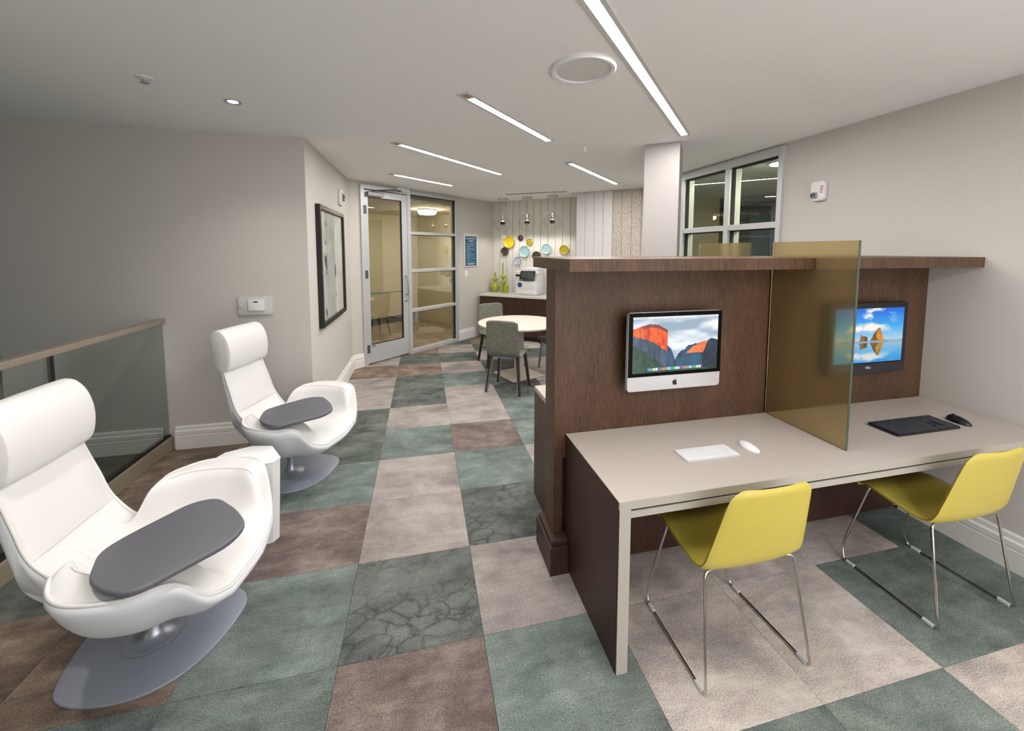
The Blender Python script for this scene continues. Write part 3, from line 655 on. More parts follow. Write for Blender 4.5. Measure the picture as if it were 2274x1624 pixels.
vase(.425, .25, [(.038, 0), (.042, .01), (.040, .06), (.041, .12), (.036, .155), (.014, .18), (.010, .26), (.013, .335)], 'smallest lime bottle vase, right of three')

# ---------------------------------------------------------------- partition workstation
PX0, PY0, PY1 = .668, 1.95, 2.10
pt = thing('workstation_partition', 'tall dark wood partition carrying both screens and the shelf ledge', 'partition', (PX0, PY0, 0))
GX = 2.02   # divider plane
R = lambda x0, y0, z0, x1, y1, z1, b=.0015: MB().box(x0-PX0, y0-PY0, z0, x1-PX0, y1-PY0, z1, bev=b)
obj('end_post', R(PX0, PY0+.0, .18, PX0+.05, PY1, 1.625), M_wood, pt)
obj('front_panel', R(PX0+.05, PY0+.004, .60, GX-.012, PY0+.03, 1.625), M_wood, pt)
obj('front_panel', R(GX+.012, PY0+.004, .60, XR, PY0+.03, 1.625), M_wood, pt)
obj('core', R(PX0+.05, PY0+.03, .0, XR, PY1, 1.625), M_wood2, pt)
obj('modesty_panel', R(PX0+.125, 1.90, .02, XR, PY0+.03, .60), M_wood2, pt)
obj('plinth', MB().box(.63-PX0, 1.876-PY0, 0, .732-PX0, PY1+.04-PY0, .155, bev=.002).box(.642-PX0, 1.888-PY0, .155, .732-PX0, PY1+.03-PY0, .185, bev=.004), M_wood2, pt)
for a, b in ((.645, GX-.006), (GX+.006, XR-.001)): obj('ledge', R(a, 1.69, 1.62, b, 2.29, 1.68, .002), M_wood, pt)
dk = thing('desk', 'long taupe laminate desk with wood side panel in front of the partition', 'desk', (.736, 1.355, 0))
DR = lambda x0, y0, z0, x1, y1, z1, b=.001: MB().box(x0-.736, y0-1.355, z0, x1-.736, y1-1.355, z1, bev=b)
obj('desktop', DR(.736, 1.355, .700, XR-.002, 1.952, .735, .0015), M_desk, dk)
obj('front_edge', DR(.738, 1.353, .6995, XR-.002, 1.357, .7345, .0005), M_deskedge, dk)
obj('apron', DR(.787, 1.3545, .662, XR-.002, 1.378, .690), M_deskedge, dk)
obj('reveal', DR(.787, 1.360, .6895, XR-.002, 1.90, .7005), M_gasket, dk)
obj('side_panel', DR(.740, 1.357, 0, .786, 1.95, .70), M_desk, dk)
obj('side_panel_edge', DR(.738, 1.3525, 0, .787, 1.3575, .6995, .0005), M_deskedge, dk)
obj('side_veneer', DR(.735, 1.359, .002, .740, 1.95, .732), M_wood2, dk)
bd = thing('rear_desk', 'white topped desk on the far side of the partition', 'desk', (.745, PY1, 0))
obj('side_panel', MB().box(0, .0, 0, .05, .50, .745, bev=.001), M_wood, bd)
obj('desktop', MB().box(0.004, .002, .745, XR-.745-.002, .505, .775, bev=.001), M_desk, bd)
def divider(y0, y1, z0, label):
    t = thing('glass_divider', label, 'divider', (GX, y0, z0), 0, 'amber glass dividers')
    obj('pane', MB().box(-.0055, 0, 0, .0055, y1-y0, 1.767-z0, bev=.001), M_amber, t)
    obj('edge_band', MB().box(-.006, -.0015, 0, .006, .0005, 1.767-z0), M_amberedge, t)
    return t
divider(1.478, 1.952, .736, 'frosted amber glass divider standing on the taupe desk between the two screens')
divider(2.12, 2.59, .776, 'frosted amber glass divider behind the partition, only its top showing above the ledge')

# screens -----------------------------------------------------------
def interp(xs, ps): return np.interp(xs, [p[0] for p in ps], [p[1] for p in ps])
H_, W_ = 110, 176
Y_, X_ = np.mgrid[0:H_, 0:W_]; Y_ = Y_/H_; X_ = X_/W_
n1 = fnoise(H_, W_, 70, 22, 11); n2 = fnoise(H_, W_, 10, 14, 12); n3 = fnoise(H_, W_, 5, 26, 13); n4 = fnoise(H_, W_, 8, 8, 14)
img = np.zeros((H_, W_, 3))
s = np.clip((n1-.32)*2.6, 0, 1)[..., None]; img[:] = np.array((150, 172, 190))*(1-s)+np.array((238, 242, 246))*s
img += (np.exp(-((Y_-.52)/.12)**2)*26)[..., None]
far = interp(X_[0], [(0, .5), (.38, .48), (.44, .58), (.49, .78), (.53, .66), (.6, .62), (.64, .52), (1, .5)])[None]+(n3-.5)*.06
m = Y_ > far; img[m] = (np.array((44, 76, 104))*(.55+.9*n2[..., None]))[m]
cap = interp(X_[0], [(0, .205), (.1, .16), (.2, .12), (.28, .14), (.395, .24), (.4, 1), (1, 1)])[None]+(n4-.5)*.03
low = interp(X_[0], [(0, .33), (.2, .42), (.395, .63), (1, .6)])[None]+(n3-.5)*.03
m = (Y_ > cap) & (X_ < .4); img[m] = (np.array((60, 80, 104))*(.45+1.0*n3[..., None]))[m]
mo = m & (Y_ < low); img[mo] = (np.array((238, 96, 34))*(.55+.75*n3[..., None])+np.array((-10, -30, 6))*(n4[..., None]-.4)*3)[mo]
m = (Y_ > cap) & (X_ < .4) & (Y_ < cap+.03+.05*n2) & (X_ > .1); img[m] = (138, 56, 66)
cap2 = interp(X_[0], [(0, 2), (.62, 2), (.63, .66), (.70, .56), (.80, .49), (.87, .46), (.88, .5), (.9, 1), (1, 1)])[None]+(n4-.5)*.03
m = (Y_ > cap2) & (Y_ < .68) & (X_ > .62) & (X_ < .87); img[m] = (np.array((242, 122, 70))*(.7+.6*n2[..., None]))[m]
rk = interp(X_[0], [(0, 2), (.80, 2), (.82, .7), (.88, .46), (.92, .42), (1, .45)])[None]+(n4-.5)*.04
m = Y_ > rk; img[m] = (np.array((26, 44, 66))*(.4+1.2*n2[..., None]))[m]
gr = interp(X_[0], [(0, .50), (.15, .62), (.3, .82), (.42, .97), (.6, .93), (.8, .96), (1, .9)])[None]+(n4-.5)*.08
m = Y_ > gr; img[m] = (np.array((22, 58, 42))*(.4+1.3*n4[..., None]))[m]
m = (Y_ > .74) & (Y_ < .9) & (X_ > .5) & (X_ < .8) & (Y_ < gr); img[m] = img[m]*.6+np.array((14, 44, 52))
img[0:4, :] = (228, 232, 236); img[1:3, 3:30:2] = (120, 124, 130); img[1:3, 130:172:3] = (130, 134, 140)
img[100:107, 30:146] = img[100:107, 30:146]*.5+70
for q in range(22):
    c = [(70, 170, 240), (230, 230, 235), (60, 120, 200), (235, 150, 60), (220, 220, 210), (90, 200, 90), (240, 240, 245), (200, 120, 90), (60, 190, 210)][q*5 % 9]
    img[101:106, 32+q*5:36+q*5] = c
M_scr = attr_mat('screen_mountain', .56)
MXW, MXH = .565, .425
mac = thing('all_in_one_computer', 'silver and black all-in-one computer showing orange mountains, mounted on left panel', 'computer', (1.325, 1.862, .968))
mac_b = obj('housing', MB().prism(rrect(MXW, MXH, .018), -.028, 0, Matrix.Translation((0, 0, MXH/2)) @ ROTX, bev=.004), M_silver, mac, True)
obj('bezel', MB().prism(rrect(MXW-.003, MXH-.082, .014)[:12]+[(-MXW/2+.0015, -(MXH-.082)/2), (MXW/2-.0015, -(MXH-.082)/2)], 0, .0022, Matrix.Translation((0, 0, .080+(MXH-.082)/2)) @ ROTX), M_gloss, mac)
painting('display', img, .515, .302, M_scr, Matrix.Translation((0, -.0026, .099+.151)) @ ROTX, mac)
obj('webcam', MB().lathe([(.003, 0), (.003, .0008), (.001, .001)], 10, Matrix.Translation((0, -.0022, MXH-.012)) @ ROTX), M_bkey, mac)
ap = [(0, .36), (.12, .42), (.28, .44), (.42, .36), (.48, .26), (.36, .14), (.34, -.02), (.42, -.16), (.52, -.22), (.42, -.42), (.28, -.56), (.14, -.54), (0, -.5), (-.14, -.54), (-.28, -.56), (-.42, -.40), (-.52, -.14), (-.52, .12), (-.44, .32), (-.28, .43), (-.12, .42)]
ap = [(p[0]*.027, p[1]*.027) for p in ap]; lf = [(p[0]*.027, p[1]*.027) for p in ((.0, .5), (.04, .66), (.16, .78), (.24, .8), (.2, .62), (.1, .5))]
obj('fruit_emblem', MB().prism(ap[::-1], 0, .0012, Matrix.Translation((.0, 0, .038)) @ ROTX).prism(lf[::-1], 0, .0012, Matrix.Translation((0, 0, .038)) @ ROTX), M_black, mac)
obj('wall_bracket', MB().box(-.12, .028, .14, .12, .092, .30, bev=.004), M_black, mac)
# second screen
n1 = fnoise(H_, W_, 60, 26, 21); n2 = fnoise(H_, W_, 10, 12, 22); n4 = fnoise(H_, W_, 24, 10, 23)
def sky(yy):
    return np.stack([np.interp(yy, [0, .45, .58], v) for v in ((16, 70, 190), (116, 196, 220), (232, 240, 226))], -1)
def sky2(yy): return np.stack([np.interp(yy, [0, .3, .6], [10, 52, 176]), np.interp(yy, [0, .3, .6], [96, 160, 206]), np.interp(yy, [0, .3, .6], [214, 230, 226])], -1)
img = sky2(Y_)
cl_ = np.clip((n1+.5*(n4-.5)-.46)*5, 0, 1)*np.clip((.52-Y_)*6, 0, 1); band = np.exp(-((Y_-(.62-.5*np.abs(X_-.25)))/.12)**2)
wgt = np.clip(cl_*(np.exp(-(((X_-.58)/.22)**2+((Y_-.15)/.2)**2))*1.6+np.exp(-(((X_-.35)/.28)**2+((Y_-.38)/.06)**2))*1.4+np.exp(-(((X_-.9)/.15)**2+((Y_-.42)/.06)**2))*1.2), 0, 1)[..., None]
img = img*(1-wgt)+np.array((248, 236, 226))*wgt
hz_ = .62; refl = Y_ > hz_
src = np.clip(((2*hz_-Y_)*H_).astype(int), 0, H_-1); ci = np.arange(W_)[None].repeat(H_, 0)
def rocks(im):
    r1 = interp(X_[0], [(0, 2), (.50, 2), (.51, .60), (.57, .46), (.61, .38), (.645, .35), (.67, .44), (.71, .56), (.73, .60), (.74, 2), (1, 2)])[None]+(n2-.5)*.04
    m = (Y_ > r1) & (Y_ < .605); im[m] = (np.array((214, 142, 36))*(.35+1.1*n2[..., None]))[m]
    m = m & (X_ < .60); im[m] *= .62
    r2 = interp(X_[0], [(0, 2), (.345, 2), (.35, .60), (.375, .46), (.40, .50), (.46, .52), (.475, .60), (.48, 2), (1, 2)])[None]+(n2-.5)*.03
    m = (Y_ > r2) & (Y_ < .605); im[m] = (np.array((140, 88, 34))*(.4+1.1*n2[..., None]))[m]
    return im
img = rocks(img); base = img.copy()
img[refl] = (base[src, ci]*.82+np.array((0, 16, 26)))[refl]
m = (Y_ > .585) & (Y_ < .64); img[m] = img[m]*.45+(np.array((180, 206, 216))*(.5+.5*n4[..., None]))[m]*.5
for dy in range(57, 73): img[dy, 27:29] = (60, 60, 66)
M_scr2 = attr_mat('screen_beach', .56)
DXW, DXH = .60, .445
dl = thing('monitor', 'black all-in-one monitor showing a blue beach with orange rocks, right panel', 'monitor', (2.682, 1.872, .954))
obj('housing', MB().prism(rrect(DXW, DXH, .006), -.04, 0, Matrix.Translation((0, 0, DXH/2)) @ ROTX, bev=.003), M_black, dl, True)
painting('display', img, .535, .338, M_scr2, Matrix.Translation((0, -.0006, .073+.169)) @ ROTX, dl)
obj('chin', MB().box(-DXW/2+.004, -.004, .004, DXW/2-.004, 0, .066, bev=.0015), mat('dark_grey_plastic', (34, 36, 40), .5), dl)
lg = obj('lettering', text_mesh('DELL', .020), None, dl, label='white maker lettering'); lg.data.materials.append(mat('logo_white', (225, 225, 228), .4)); lg.matrix_local = Matrix.Translation((-.0, -.0046, .040)) @ ROTX
obj('webcam', MB().lathe([(.003, 0), (.003, .0008), (.001, .001)], 10, Matrix.Translation((0, 0, DXH-.016)) @ ROTX), M_bkey, dl)
obj('wall_bracket', MB().box(-.12, .04, .14, .12, .081, .30, bev=.004), M_black, dl)
# keyboards and mice
def keyboard(name, label, loc, w, d, th, rows, mb, mk, kh, rz=0, tilt=0):
    t = thing(name, label, 'keyboard', loc, rz)
    TT = Matrix.Rotation(tilt, 4, 'X')
    obj('base', MB().prism(rrect(w, d, .006, 3), 0, th, TT, bev=.0015), mb, t, True)
    kd = (d-.008)/len(rows); cache = {}
    for r, row in enumerate(rows):
        tot = sum(abs(q) for q in row); kx = -w/2+.005; un = (w-.010)/tot
        for q in row:
            if q > 0:
                dim = (round(q*un-.0025, 4), round((kd*(.62 if r == 0 and len(rows) > 5 else 1))-.0025, 4))
                if dim not in cache: cache[dim] = mesh('key', MB().box(-dim[0]/2, -dim[1]/2, 0, dim[0]/2, dim[1]/2, kh, bev=.0008), mk)
                o = obj('key', cache[dim], mk, t); p = TT @ Vector((kx+q*un/2, d/2-.004-kd*(r+.5), th-.0002)); o.location = p; o.rotation_euler = (tilt, 0, 0)
            kx += abs(q)*un
    return t
rows = [[1]*14, [1]*13+[1.5], [1.5]+[1]*13, [1.75]+[1]*11+[1.75], [2.25]+[1]*10+[2.25], [1, 1, 1, 1.25, 5, 1.25, 1, 1, 1, 1]]
keyboard('keyboard', 'slim white keyboard on the taupe desk before the mountain screen', (1.332, 1.608, .735), .292, .115, .006, rows, M_silver, M_key, .002, 0, 0)
g = [-.3]
rows = [[1, -.6]+[1]*4+[-.4]+[1]*4+[-.4]+[1]*4+g+[1]*3+g+[1]*4, [1]*13+[2]+g+[1]*3+g+[1]*4, [1.5]+[1]*12+[1.5]+g+[1]*3+g+[1]*4, [1.75]+[1]*11+[2.25]+g+[-3]+g+[1]*4, [2.25]+[1]*10+[2.75]+g+[-1, 1, -1]+g+[1]*4, [1.25]*3+[6.25]+[1.25]*4-[0] if False else [1.25]*3+[6.25]+[1.25]*4+g+[1]*3+g+[2, 1, 1]]
keyboard('keyboard', 'full size black keyboard on the desk before the beach screen', (2.665, 1.606, .738), .455, .15, .012, rows, M_black, M_bkey, .004, 0, math.radians(2.0))
def mouse(label, loc, rz, m, w=.058, l=.112, h=.03, wheel=False):
    n = 18; G_ = np.zeros((n+1, n+1, 3))
    t = thing('computer_mouse', label, 'mouse', loc, rz)
    vs = []
    for i in range(n+1):
        a = i/n*PI
        for j in range(n+1):
            b = j/n*PI; G_[i, j] = (math.sin(a)*math.cos(b)*w/2, -math.cos(a)*l/2*(1 if True else 1), max(.004, (math.sin(a)**.8*math.sin(b))*h*(1-.25*math.cos(a))))
    bm = MB().grid(G_)
    bm.prism([(math.cos(q/24*2*PI)*w/2*.98, math.sin(q/24*2*PI)*l/2*.98) for q in range(24)], 0, .0045)
    obj('shell', bm, m, t, True, 60)
    if wheel:
        obj('scroll_wheel', MB().lathe([(.010, -.003), (.011, 0), (.010, .003)], 14, Matrix.Translation((0, l*.22, h*.86)) @ Matrix.Rotation(PI/2, 4, 'Y')), M_bkey, t)
        obj('button_seam', MB().box(-.0006, l*.05, h*.9, .0006, l*.30, h*1.0), M_gasket, t)
    else: obj('base_plate', MB().prism([(math.cos(q/24*2*PI)*w/2*.9, math.sin(q/24*2*PI)*l/2*.94) for q in range(24)], -.0002, .003), M_silver, t)
mouse('flat white mouse beside the white keyboard', (1.578, 1.609, .7352), math.radians(3), M_key, .062, .115, .020)
mouse('black mouse beside the black keyboard near the wall', (2.985, 1.592, .7352), math.radians(-4), M_black, .062, .115, .036, True)

# ---------------------------------------------------------------- yellow sled chairs
def yellow_chair(loc, rz, label):
    t = thing('sled_chair', label, 'chair', loc, rz, 'yellow desk chairs')
    prof = [(.190, .440), (.172, .468), (.11, .476), (.03, .468), (-.05, .458), (-.105, .456), (-.145, .468), (-.170, .505), (-.186, .57), (-.205, .66), (-.226, .76), (-.240, .825)]
    hw = [.188, .200, .212, .219, .222, .223, .222, .220, .212, .199, .184, .170]
    P = crom([(a, b, c, 0) for (a, b), c in zip(prof, hw)], 14)[:, :3]
    n = len(P); M = 12; th = .024
    tan = np.gradient(P[:, :2], axis=0); tan /= np.linalg.norm(tan, axis=1)[:, None]; nor = np.stack([-tan[:, 1], tan[:, 0]], 1)   # points below seat / behind back
    seg = np.r_[0, np.cumsum(np.hypot(*np.diff(P[:, :2], axis=0).T))]; DF = seg; DT = seg[-1]-seg
    top = np.zeros((n, 2*M+1, 3)); bot = np.zeros((n, 2*M+1, 3)); sg = -1 if nor[n//3, 1] < 0 else 1
    for i in range(n):
        for k in range(-M, M+1):
            s = k/M; e = (1-abs(s)**6)*.5+.5
            w = P[i, 2]
            for dd, rc in ((DT[i], .045), (DF[i], .03)):   # rounded corners
                if dd < rc: w -= rc-math.sqrt(max(0, rc*rc-(rc-dd)**2))
            y, z = P[i, 0], P[i, 1]
            up = nor[i]*sg
            # slight dish of seat and back, rounded top corners
            dish = .010*(1-s*s)
            drop = 0
            c = np.array((y, z))-up*dish-tan[i]*drop
            e *= min(1, .45+.55*math.sqrt(min(DT[i], DF[i])/.016))
            o1 = c+up*th*.5*e*.9; o2 = c-up*th*.5*e*.9
            sgn = (1 if s >= 0 else -1)
            top[i, k+M] = (s*w, o1[0], o1[1]); bot[i, k+M] = (s*w, o2[0], o2[1])
    mb = MB().grid(top).grid(bot, True)
    # edges
    def rim(a, b, out):
        g = np.stack([a, (a+b)/2+out, b], 1); mb.grid(g)
    kk = np.minimum(1, np.minimum(DT/.045, DF/.03)); ke = np.where(DT < DF, 1, -1)*np.sqrt(1-kk**2)*.008
    for q, sx in ((0, -1), (2*M, 1)): rim(top[:, q], bot[:, q], np.stack([sx*.009*np.maximum(kk, .15), tan[:, 0]*ke, tan[:, 1]*ke], 1))
    rim(top[0], bot[0], np.array((0, tan[0, 0]*-.008, tan[0, 1]*-.008))); rim(top[-1], bot[-1], np.array((0, tan[-1, 0]*.008, tan[-1, 1]*.008)))
    sh = obj('seat_shell', mb, M_yellow, t, True, 75)
    for sx in (-1, 1):
        pts = [(sx*(P[i, 2]+.0078), P[i, 0]+nor[i, 0]*sg*.006, P[i, 1]+nor[i, 1]*sg*.006) for i in range(14, n-12, 3)]
        obj('side_seam', MB().tube(pts, .0017, 5), M_thread, sh)
    r = .0058
    def bend(pts, rad=.022):
        out = [pts[0]]
        for a, b, c in zip(pts, pts[1:], pts[2:]):
            a, b, c = Vector(a), Vector(b), Vector(c); d = min(rad, (a-b).length*.45, (c-b).length*.45); p = b+(a-b).normalized()*d; q = b+(c-b).normalized()*d
            for k in range(5): u = k/4; out.append(tuple(p*(1-u)**2+b*2*u*(1-u)+q*u*u))
        return out+[pts[-1]]
    for sx in (-1, 1):
        pts = bend([(sx*.10, .135, .452), (sx*.178, .140, .452), (sx*.222, .222, .075), (sx*.236, .203, .007), (sx*.2485, -.222, .007), (sx*.214, -.150, .449), (sx*.09, -.125, .449)])
        fr = obj('sled_frame', MB().tube(pts, r, 10), M_chrome, t, True, 80)
        for y in (.165, -.185): 
            xx = sx*(.236+(.203-y)/.425*.0125); obj('glide', MB().box(xx-.0075, y-.022, .0002, xx+.0075, y+.022, .016, bev=.003), mat('clear_glide', (208, 210, 214), .2), fr)
    obj('cross_bar', MB().tube([(-.2, .02, .440), (.2, .02, .440)], .006), M_chrome, t, True)
yellow_chair((1.283, 1.424, 0), 0, 'yellow leather sled base chair at the left computer station')
yellow_chair((2.497, 1.428, 0), 0, 'yellow leather sled base chair at the right station by the wall')

# ---------------------------------------------------------------- round table and grey chairs
TCX, TCY = 1.274, 5.224
tb = thing('round_table', 'round white pedestal table with square base near the credenza', 'table', (TCX, TCY, 0), math.atan2(-.483, .175))
obj('tabletop', MB().lathe([(.50, .700), (.545, .705), (.56, .718), (.56, .732), (.556, .736), (.001, .736)], 56), M_table, tb, True)
obj('pedestal', MB().box(-.05, -.05, .012, .05, .05, .705, bev=.006), M_table, tb)
obj('base_plate', MB().box(-.256, -.256, 0, .256, .256, .014, bev=.004), M_table, tb)
M_leg = mat('silver_leg', (150, 158, 170), .35, .7); M_legw = mat('walnut_leg', (58, 40, 34), .45)
def grey_chair(loc, rz, label):
    t = thing('side_chair', label, 'chair', loc, rz, 'grey woven chairs around the round table')
    prof = [(.215, .445), (.20, .462), (.12, .468), (0, .458), (-.11, .452), (-.165, .462), (-.19, .50), (-.198, .56), (-.206, .68), (-.216, .80), (-.224, .885)]
    P = crom(prof, 4); n = len(P); M = 6; th = .028
    tan = np.gradient(P, axis=0); tan /= np.linalg.norm(tan, axis=1)[:, None]; nor = np.stack([-tan[:, 1], tan[:, 0]], 1); sg = 1 if nor[n//3, 1] > 0 else -1
    top = np.zeros((n, 2*M+1, 3)); bot = top.copy()
    for i in range(n):
        w = .205-.012*max(0, (P[i, 1]-.5)/.4); 
        for k in range(-M, M+1):
            s = k/M; e = 1-.35*abs(s)**8; dr = 0
            if i > n-5: dr = abs(s)**6*.02*((i-n+5)/4)
            c = P[i]-tan[i]*dr; o1 = c+nor[i]*sg*th/2*e; o2 = c-nor[i]*sg*th/2*e
            top[i, k+M] = (s*w, o1[0], o1[1]); bot[i, k+M] = (s*w, o2[0], o2[1])
    mb = MB().grid(top).grid(bot, True)
    for a, b, o in ((top[:, 0], bot[:, 0], (-.006, 0, 0)), (top[:, -1], bot[:, -1], (.006, 0, 0)), (top[0], bot[0], (0, .006, -.004)), (top[-1], bot[-1], (0, 0, .006))):
        mb.grid(np.stack([a, (a+b)/2+np.array(o), b], 1))
    ns = n*6//11
    obj('seat_shell', mb, M_fabric, t, True, 70)
    for sx in (-1, 1):
        for (y0, y1) in ((.15, .195), (-.13, -.205)):
            T0 = Vector((sx*.165, y0, .440)); T1 = Vector((sx*.215, y1, 0)); mbl = MB()
            a = .017; b2 = .012
            vs = [T0+Vector(q) for q in ((-a, -a, 0), (a, -a, 0), (a, a, 0), (-a, a, 0))]+[T1+Vector(q) for q in ((-b2, -b2, 0), (b2, -b2, 0), (b2, b2, 0), (-b2, b2, 0))]
            mbl.add(vs, [(0, 1, 2, 3), (7, 6, 5, 4), (0, 4, 5, 1), (1, 5, 6, 2), (2, 6, 7, 3), (3, 7, 4, 0)])
            l = obj('leg', mbl, M_legw, t)
            off = Vector((-sx*(a+.003), 0, 0)); off1 = Vector((-sx*(b2+.003), 0, 0))
            vs = [T0+off+Vector(q) for q in ((-.004, -a, 0), (.004, -a, 0), (.004, a, 0), (-.004, a, 0))]+[T1+off1+Vector(q) for q in ((-.004, -b2, 0.002), (.004, -b2, 0.002), (.004, b2, 0.002), (-.004, b2, 0.002))]
            obj('leg_facing', MB().add(vs, [(0, 1, 2, 3), (7, 6, 5, 4), (0, 4, 5, 1), (1, 5, 6, 2), (2, 6, 7, 3), (3, 7, 4, 0)]), M_leg, l)
    obj('seat_rail', MB().box(-.165, -.145, .418, .165, -.118, .442, bev=.003).box(-.165, .135, .418, .165, .16, .442, bev=.003), M_leg, t)
grey_chair((1.013, 4.708, 0), math.radians(-32.3), 'grey woven chair at the round table with its back to the viewer')
grey_chair((1.07, 5.86, 0), math.radians(-167.9), 'grey woven chair behind the round table, facing the viewer')
grey_chair((1.83, 5.25, 0), math.radians(92), 'grey woven chair right of the round table, mostly behind the partition')

# ---------------------------------------------------------------- white lounge chairs
BASE_W = [(-.225, -.215), (-.14, -.262), (0, -.287), (.12, -.275), (.215, -.222), (.285, -.12), (.32, 0), (.33, .105), (.28, .185), (.13, .25), (-.05, .285), (-.19, .27), (-.275, .18), (-.288, .05), (-.27, -.09)]
def lounge(loc, rz, label):
    t = thing('lounge_chair', label, 'lounge chair', loc, rz, 'white swivel lounge chairs')
    c, s = math.cos(-rz), math.sin(-rz)
    poly = fillet([(x*c-y*s, x*s+y*c) for x, y in BASE_W], .09, 3)
    bp = obj('base_plate', MB().prism(poly, 0, .014, None, .005), M_alub, t, True)
    obj('pivot_ring', MB().lathe([(.112, .0138), (.112, .0150), (.104, .0150), (.104, .0138)], 36), M_alu, bp, True)
    obj('pedestal', MB().lathe([(.088, .014), (.080, .017), (.05, .028), (.034, .05), (.029, .085), (.029, .18), (.06, .21)], 28), M_alu, t, True)
    # rows: rim x,y,z | spine x,z | arm weight
    rows = [(.405, .215, .352, .432, .345, 0), (.368, .318, .412, .37, .372, .5), (.308, .405, .548, .27, .385, 1), (.2, .466, .566, .15, .372, 1), (.05, .462, .574, .03, .365, 1),
            (-.045, .410, .576, -.05, .370, 1), (-.112, .308, .566, -.115, .395, 1), (-.145, .213, .452, -.195, .462, .15), (-.25, .205, .56, -.262, .553, 0),
            (-.30, .199, .70, -.312, .70, 0), (-.348, .190, .85, -.358, .85, 0), (-.385, .182, 1.0, -.392, 1.0, 0), (-.408, .175, 1.10, -.412, 1.105, 0)]
    U = np.linspace(0, 1, 19)
    hA = np.interp(U, [0, .25, .45, .55, .63, .70, .78, .9, 1], [0, .02, .12, .34, .70, .92, 1.0, 1.03, .97]); hS = U**2
    yA = np.interp(U, [0, .25, .45, .55, .63, .70, .78, .9, 1], [0, .27, .50, .60, .655, .69, .74, .87, 1.0])
    C = np.zeros((len(rows), 19, 3))
    for i, (rx, ry, rz_, sx, sz, a) in enumerate(rows):
        h = a*hA+(1-a)*hS; yy = a*yA+(1-a)*U
        C[i, :, 0] = sx+(rx-sx)*U**1.4; C[i, :, 1] = ry*yy; C[i, :, 2] = sz+(rz_-sz)*h
    ND = 7
    Dn = crom(C.reshape(len(rows), -1), ND).reshape(-1, 19, 3); nr = len(Dn); full = np.concatenate([Dn[:, :0:-1]*np.array((1, -1, 1)), Dn], 1)   # right(-y) .. left(+y)
    isp = 8*ND
    V = np.arange(nr)/ND
    # wrinkles in the bend between back and seat
    for i in range(nr):
        wv = math.exp(-((V[i]-6.9)/.75)**2)
        for k in range(full.shape[1]):
            y = full[i, k, 1]; f = wv*max(0, 1-(y/.19)**2)
            full[i, k, 2] += f*.0045*math.sin(y*150+.8*V[i]); full[i, k, 0] += f*.003*math.sin(y*150+.8*V[i])
    seat = full[:isp+1].copy(); back = full[isp:].copy()
    m = back.shape[0]
    for i in range(m):        # back cushion bulges forward between its seams
        q = math.sin(PI*i/(m-1))**.5 if 0 < i < m-1 else 0
        for k in range(back.shape[1]):
            y = back[i, k, 1]/.2; e = max(0, 1-abs(y)**6)
            back[i, k, 0] += (.016*q*e+.006*e); back[i, k, 2] += .008*q*e
    st_ = obj('seat', MB().grid(seat, True), M_white, t, True, 80)
    obj('backrest', MB().grid(back, True), M_white, t, True, 80)
    # outer shell
    right = full[:, 0]; left = full[:, -1]; front = full[0]; topr = full[-1]
    h = 18
    ring = np.concatenate([front[h::-1], right[1:], topr[1:], left[-2::-1], front[-2:h:-1]])
    # rolled edge welt and shell loft
    cen = np.array((-.02, 0, 0)); nl = 16; L = np.zeros((nl+2, len(ring)+1, 3))
    for k, p in enumerate(np.concatenate([ring, ring[:1]])):
        d = p-cen; a = math.atan2(d[1], d[0]); bpt = np.array((.0+.10*math.cos(a), .10*math.sin(a), .205))
        o = p.copy(); n2 = np.array((math.cos(a), math.sin(a), 0)); 
        if p[2] > .6: n2 = np.array((-.9, .35*np.sign(p[1])*min(1, abs(p[1])*8), 0))
        p1 = p+n2*.010+np.array((0, 0, -.010)); p2 = p+n2*.012+np.array((0, 0, -.028))
        ctrl = np.array((bpt[0]+(p2[0]-bpt[0])*.74, bpt[1]+(p2[1]-bpt[1])*.66, bpt[2]+(p2[2]-bpt[2])*.12))
        if p[2] > .6: ctrl = np.array((-.35, p2[1]*1.05, .38))
        L[0, k] = p; L[1, k] = p1
        for q in range(nl):
            u = q/(nl-1); L[q+2, k] = p2*(1-u)**2+ctrl*2*u*(1-u)+bpt*u*u
    obj('welt', MB().tube([tuple(p) for p in ring], .0075, 6, closed=True), M_white, t, True, 80)
    obj('outer_shell', MB().grid(L).lathe([(.10, .2051), (.05, .202), (.03, .198)], 24), M_shell, t, True, 80)
    # arm pad seams
    for sy in (-1, 1):
        pts = [(p[0], sy*p[1], p[2]+.0005) for p in Dn[ND*2:ND*5+3, 14]]
        obj('arm_seam', MB().tube(pts, .0018, 5), mat('seam_grey', (196, 192, 190), .7), st_)  # seam line in a grey slightly darker than the leather
    # head pillow wrapped over the top of the back
    sec = [(-.352, .842), (-.320, .850), (-.298, .882), (-.287, .95), (-.291, 1.02), (-.312, 1.088), (-.346, 1.132), (-.380, 1.146), (-.415, 1.138), (-.438, 1.110), (-.445, 1.06), (-.438, 1.0), (-.418, .92), (-.388, .855)]
    sc = crom([(a, b) for a, b in sec+sec[:1]], 4)[:-1]; cx, cz = -.36, 1.0; st = [(-.198, .93), (-.196, .965), (-.188, .99), (-.17, 1), (-.09, 1.008), (0, 1.012), (.09, 1.008), (.17, 1), (.188, .99), (.196, .965), (.198, .93)]
    Gp = np.zeros((len(st), len(sc)+1, 3))
    for i, (y, f) in enumerate(st):
        for k in range(len(sc)+1):
            a, b = sc[k % len(sc)]; Gp[i, k] = (cx+(a-cx)*f, y, cz+(b-cz)*f)
    mbp = MB().grid(Gp)
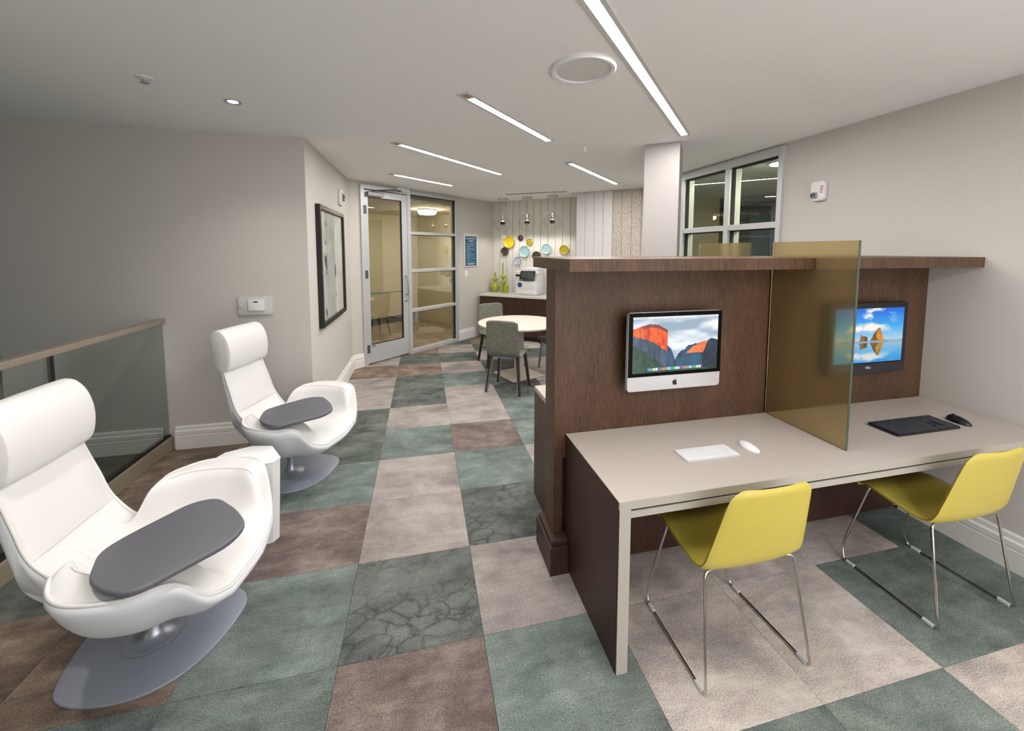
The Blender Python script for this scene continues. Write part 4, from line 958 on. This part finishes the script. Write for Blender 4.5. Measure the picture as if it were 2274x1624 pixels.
    for i in (0, len(st)-1): mbp.add(Gp[i, :-1].tolist(), [tuple(range(len(sc)))])
    hp = obj('head_pillow', mbp, M_white, t, True, 60)
    for sy in (-1, 1):
        pts = [(cx+(a-cx)*.60, sy*.1985, cz+(b-cz)*.80) for a, b in sc[3:32]]
        obj('pillow_seam', MB().tube(pts, .002, 5), mat('seam_grey'), hp)
    # writing tray
    tp = fillet([(.10, -.42), (.025, -.28), (.055, -.20), (.175, -.01), (.27, .015), (.40, -.09), (.485, -.19), (.475, -.29), (.285, -.495), (.19, -.475)], .05, 4)
    ct, st2 = math.cos(-.075), math.sin(-.075); tp = [(x*ct-y*st2+.008, x*st2+y*ct) for x, y in tp][::-1]
    tr = obj('tray_table', MB().prism(tp, .596, .618, None, .007, 3), M_grey_tray, t, True)
    obj('tray_arm', MB().tube([(.14, -.36, .588), (.12, -.375, .575), (.11, -.385, .545)], .012).lathe([(.05, .582), (.05, .596), (.01, .5961)], 18, None, (.16, -.345)), M_black, tr, True)
lounge((-1.188, 1.951, 0), math.radians(0), 'white leather swivel lounge chair with grey tray, nearest the viewer')
lounge((-1.012, 3.245, 0), math.radians(-17), 'white leather swivel lounge chair with grey tray by the far wall')
# faceted side table between them
top = [(-.838, 2.505), (-.862, 2.455), (-.93, 2.435), (-1.03, 2.435), (-1.15, 2.45), (-1.235, 2.51), (-1.182, 2.633), (-1.057, 2.69), (-.934, 2.663)]
tcx, tcy = -1.03, 2.55
sd = thing('side_table', 'white faceted drum side table between the two lounge chairs', 'side table', (tcx, tcy, 0))
tl = [(x-tcx, y-tcy) for x, y in top]; n = len(tl)
vs = [(x*.86, y*.86, 0) for x, y in tl]+[(x*.985, y*.985, .49) for x, y in tl]
obj('faceted_body', MB().add(vs, [(i, (i+1) % n, n+(i+1) % n, n+i) for i in range(n)]+[tuple(range(n))[::-1], tuple(range(n, 2*n))]), M_plastic, sd)
obj('tabletop', MB().prism([(x, y) for x, y in tl], .49, .50, None, .003), mat('side_table_top', (236, 236, 236), .4), sd, True, 30)
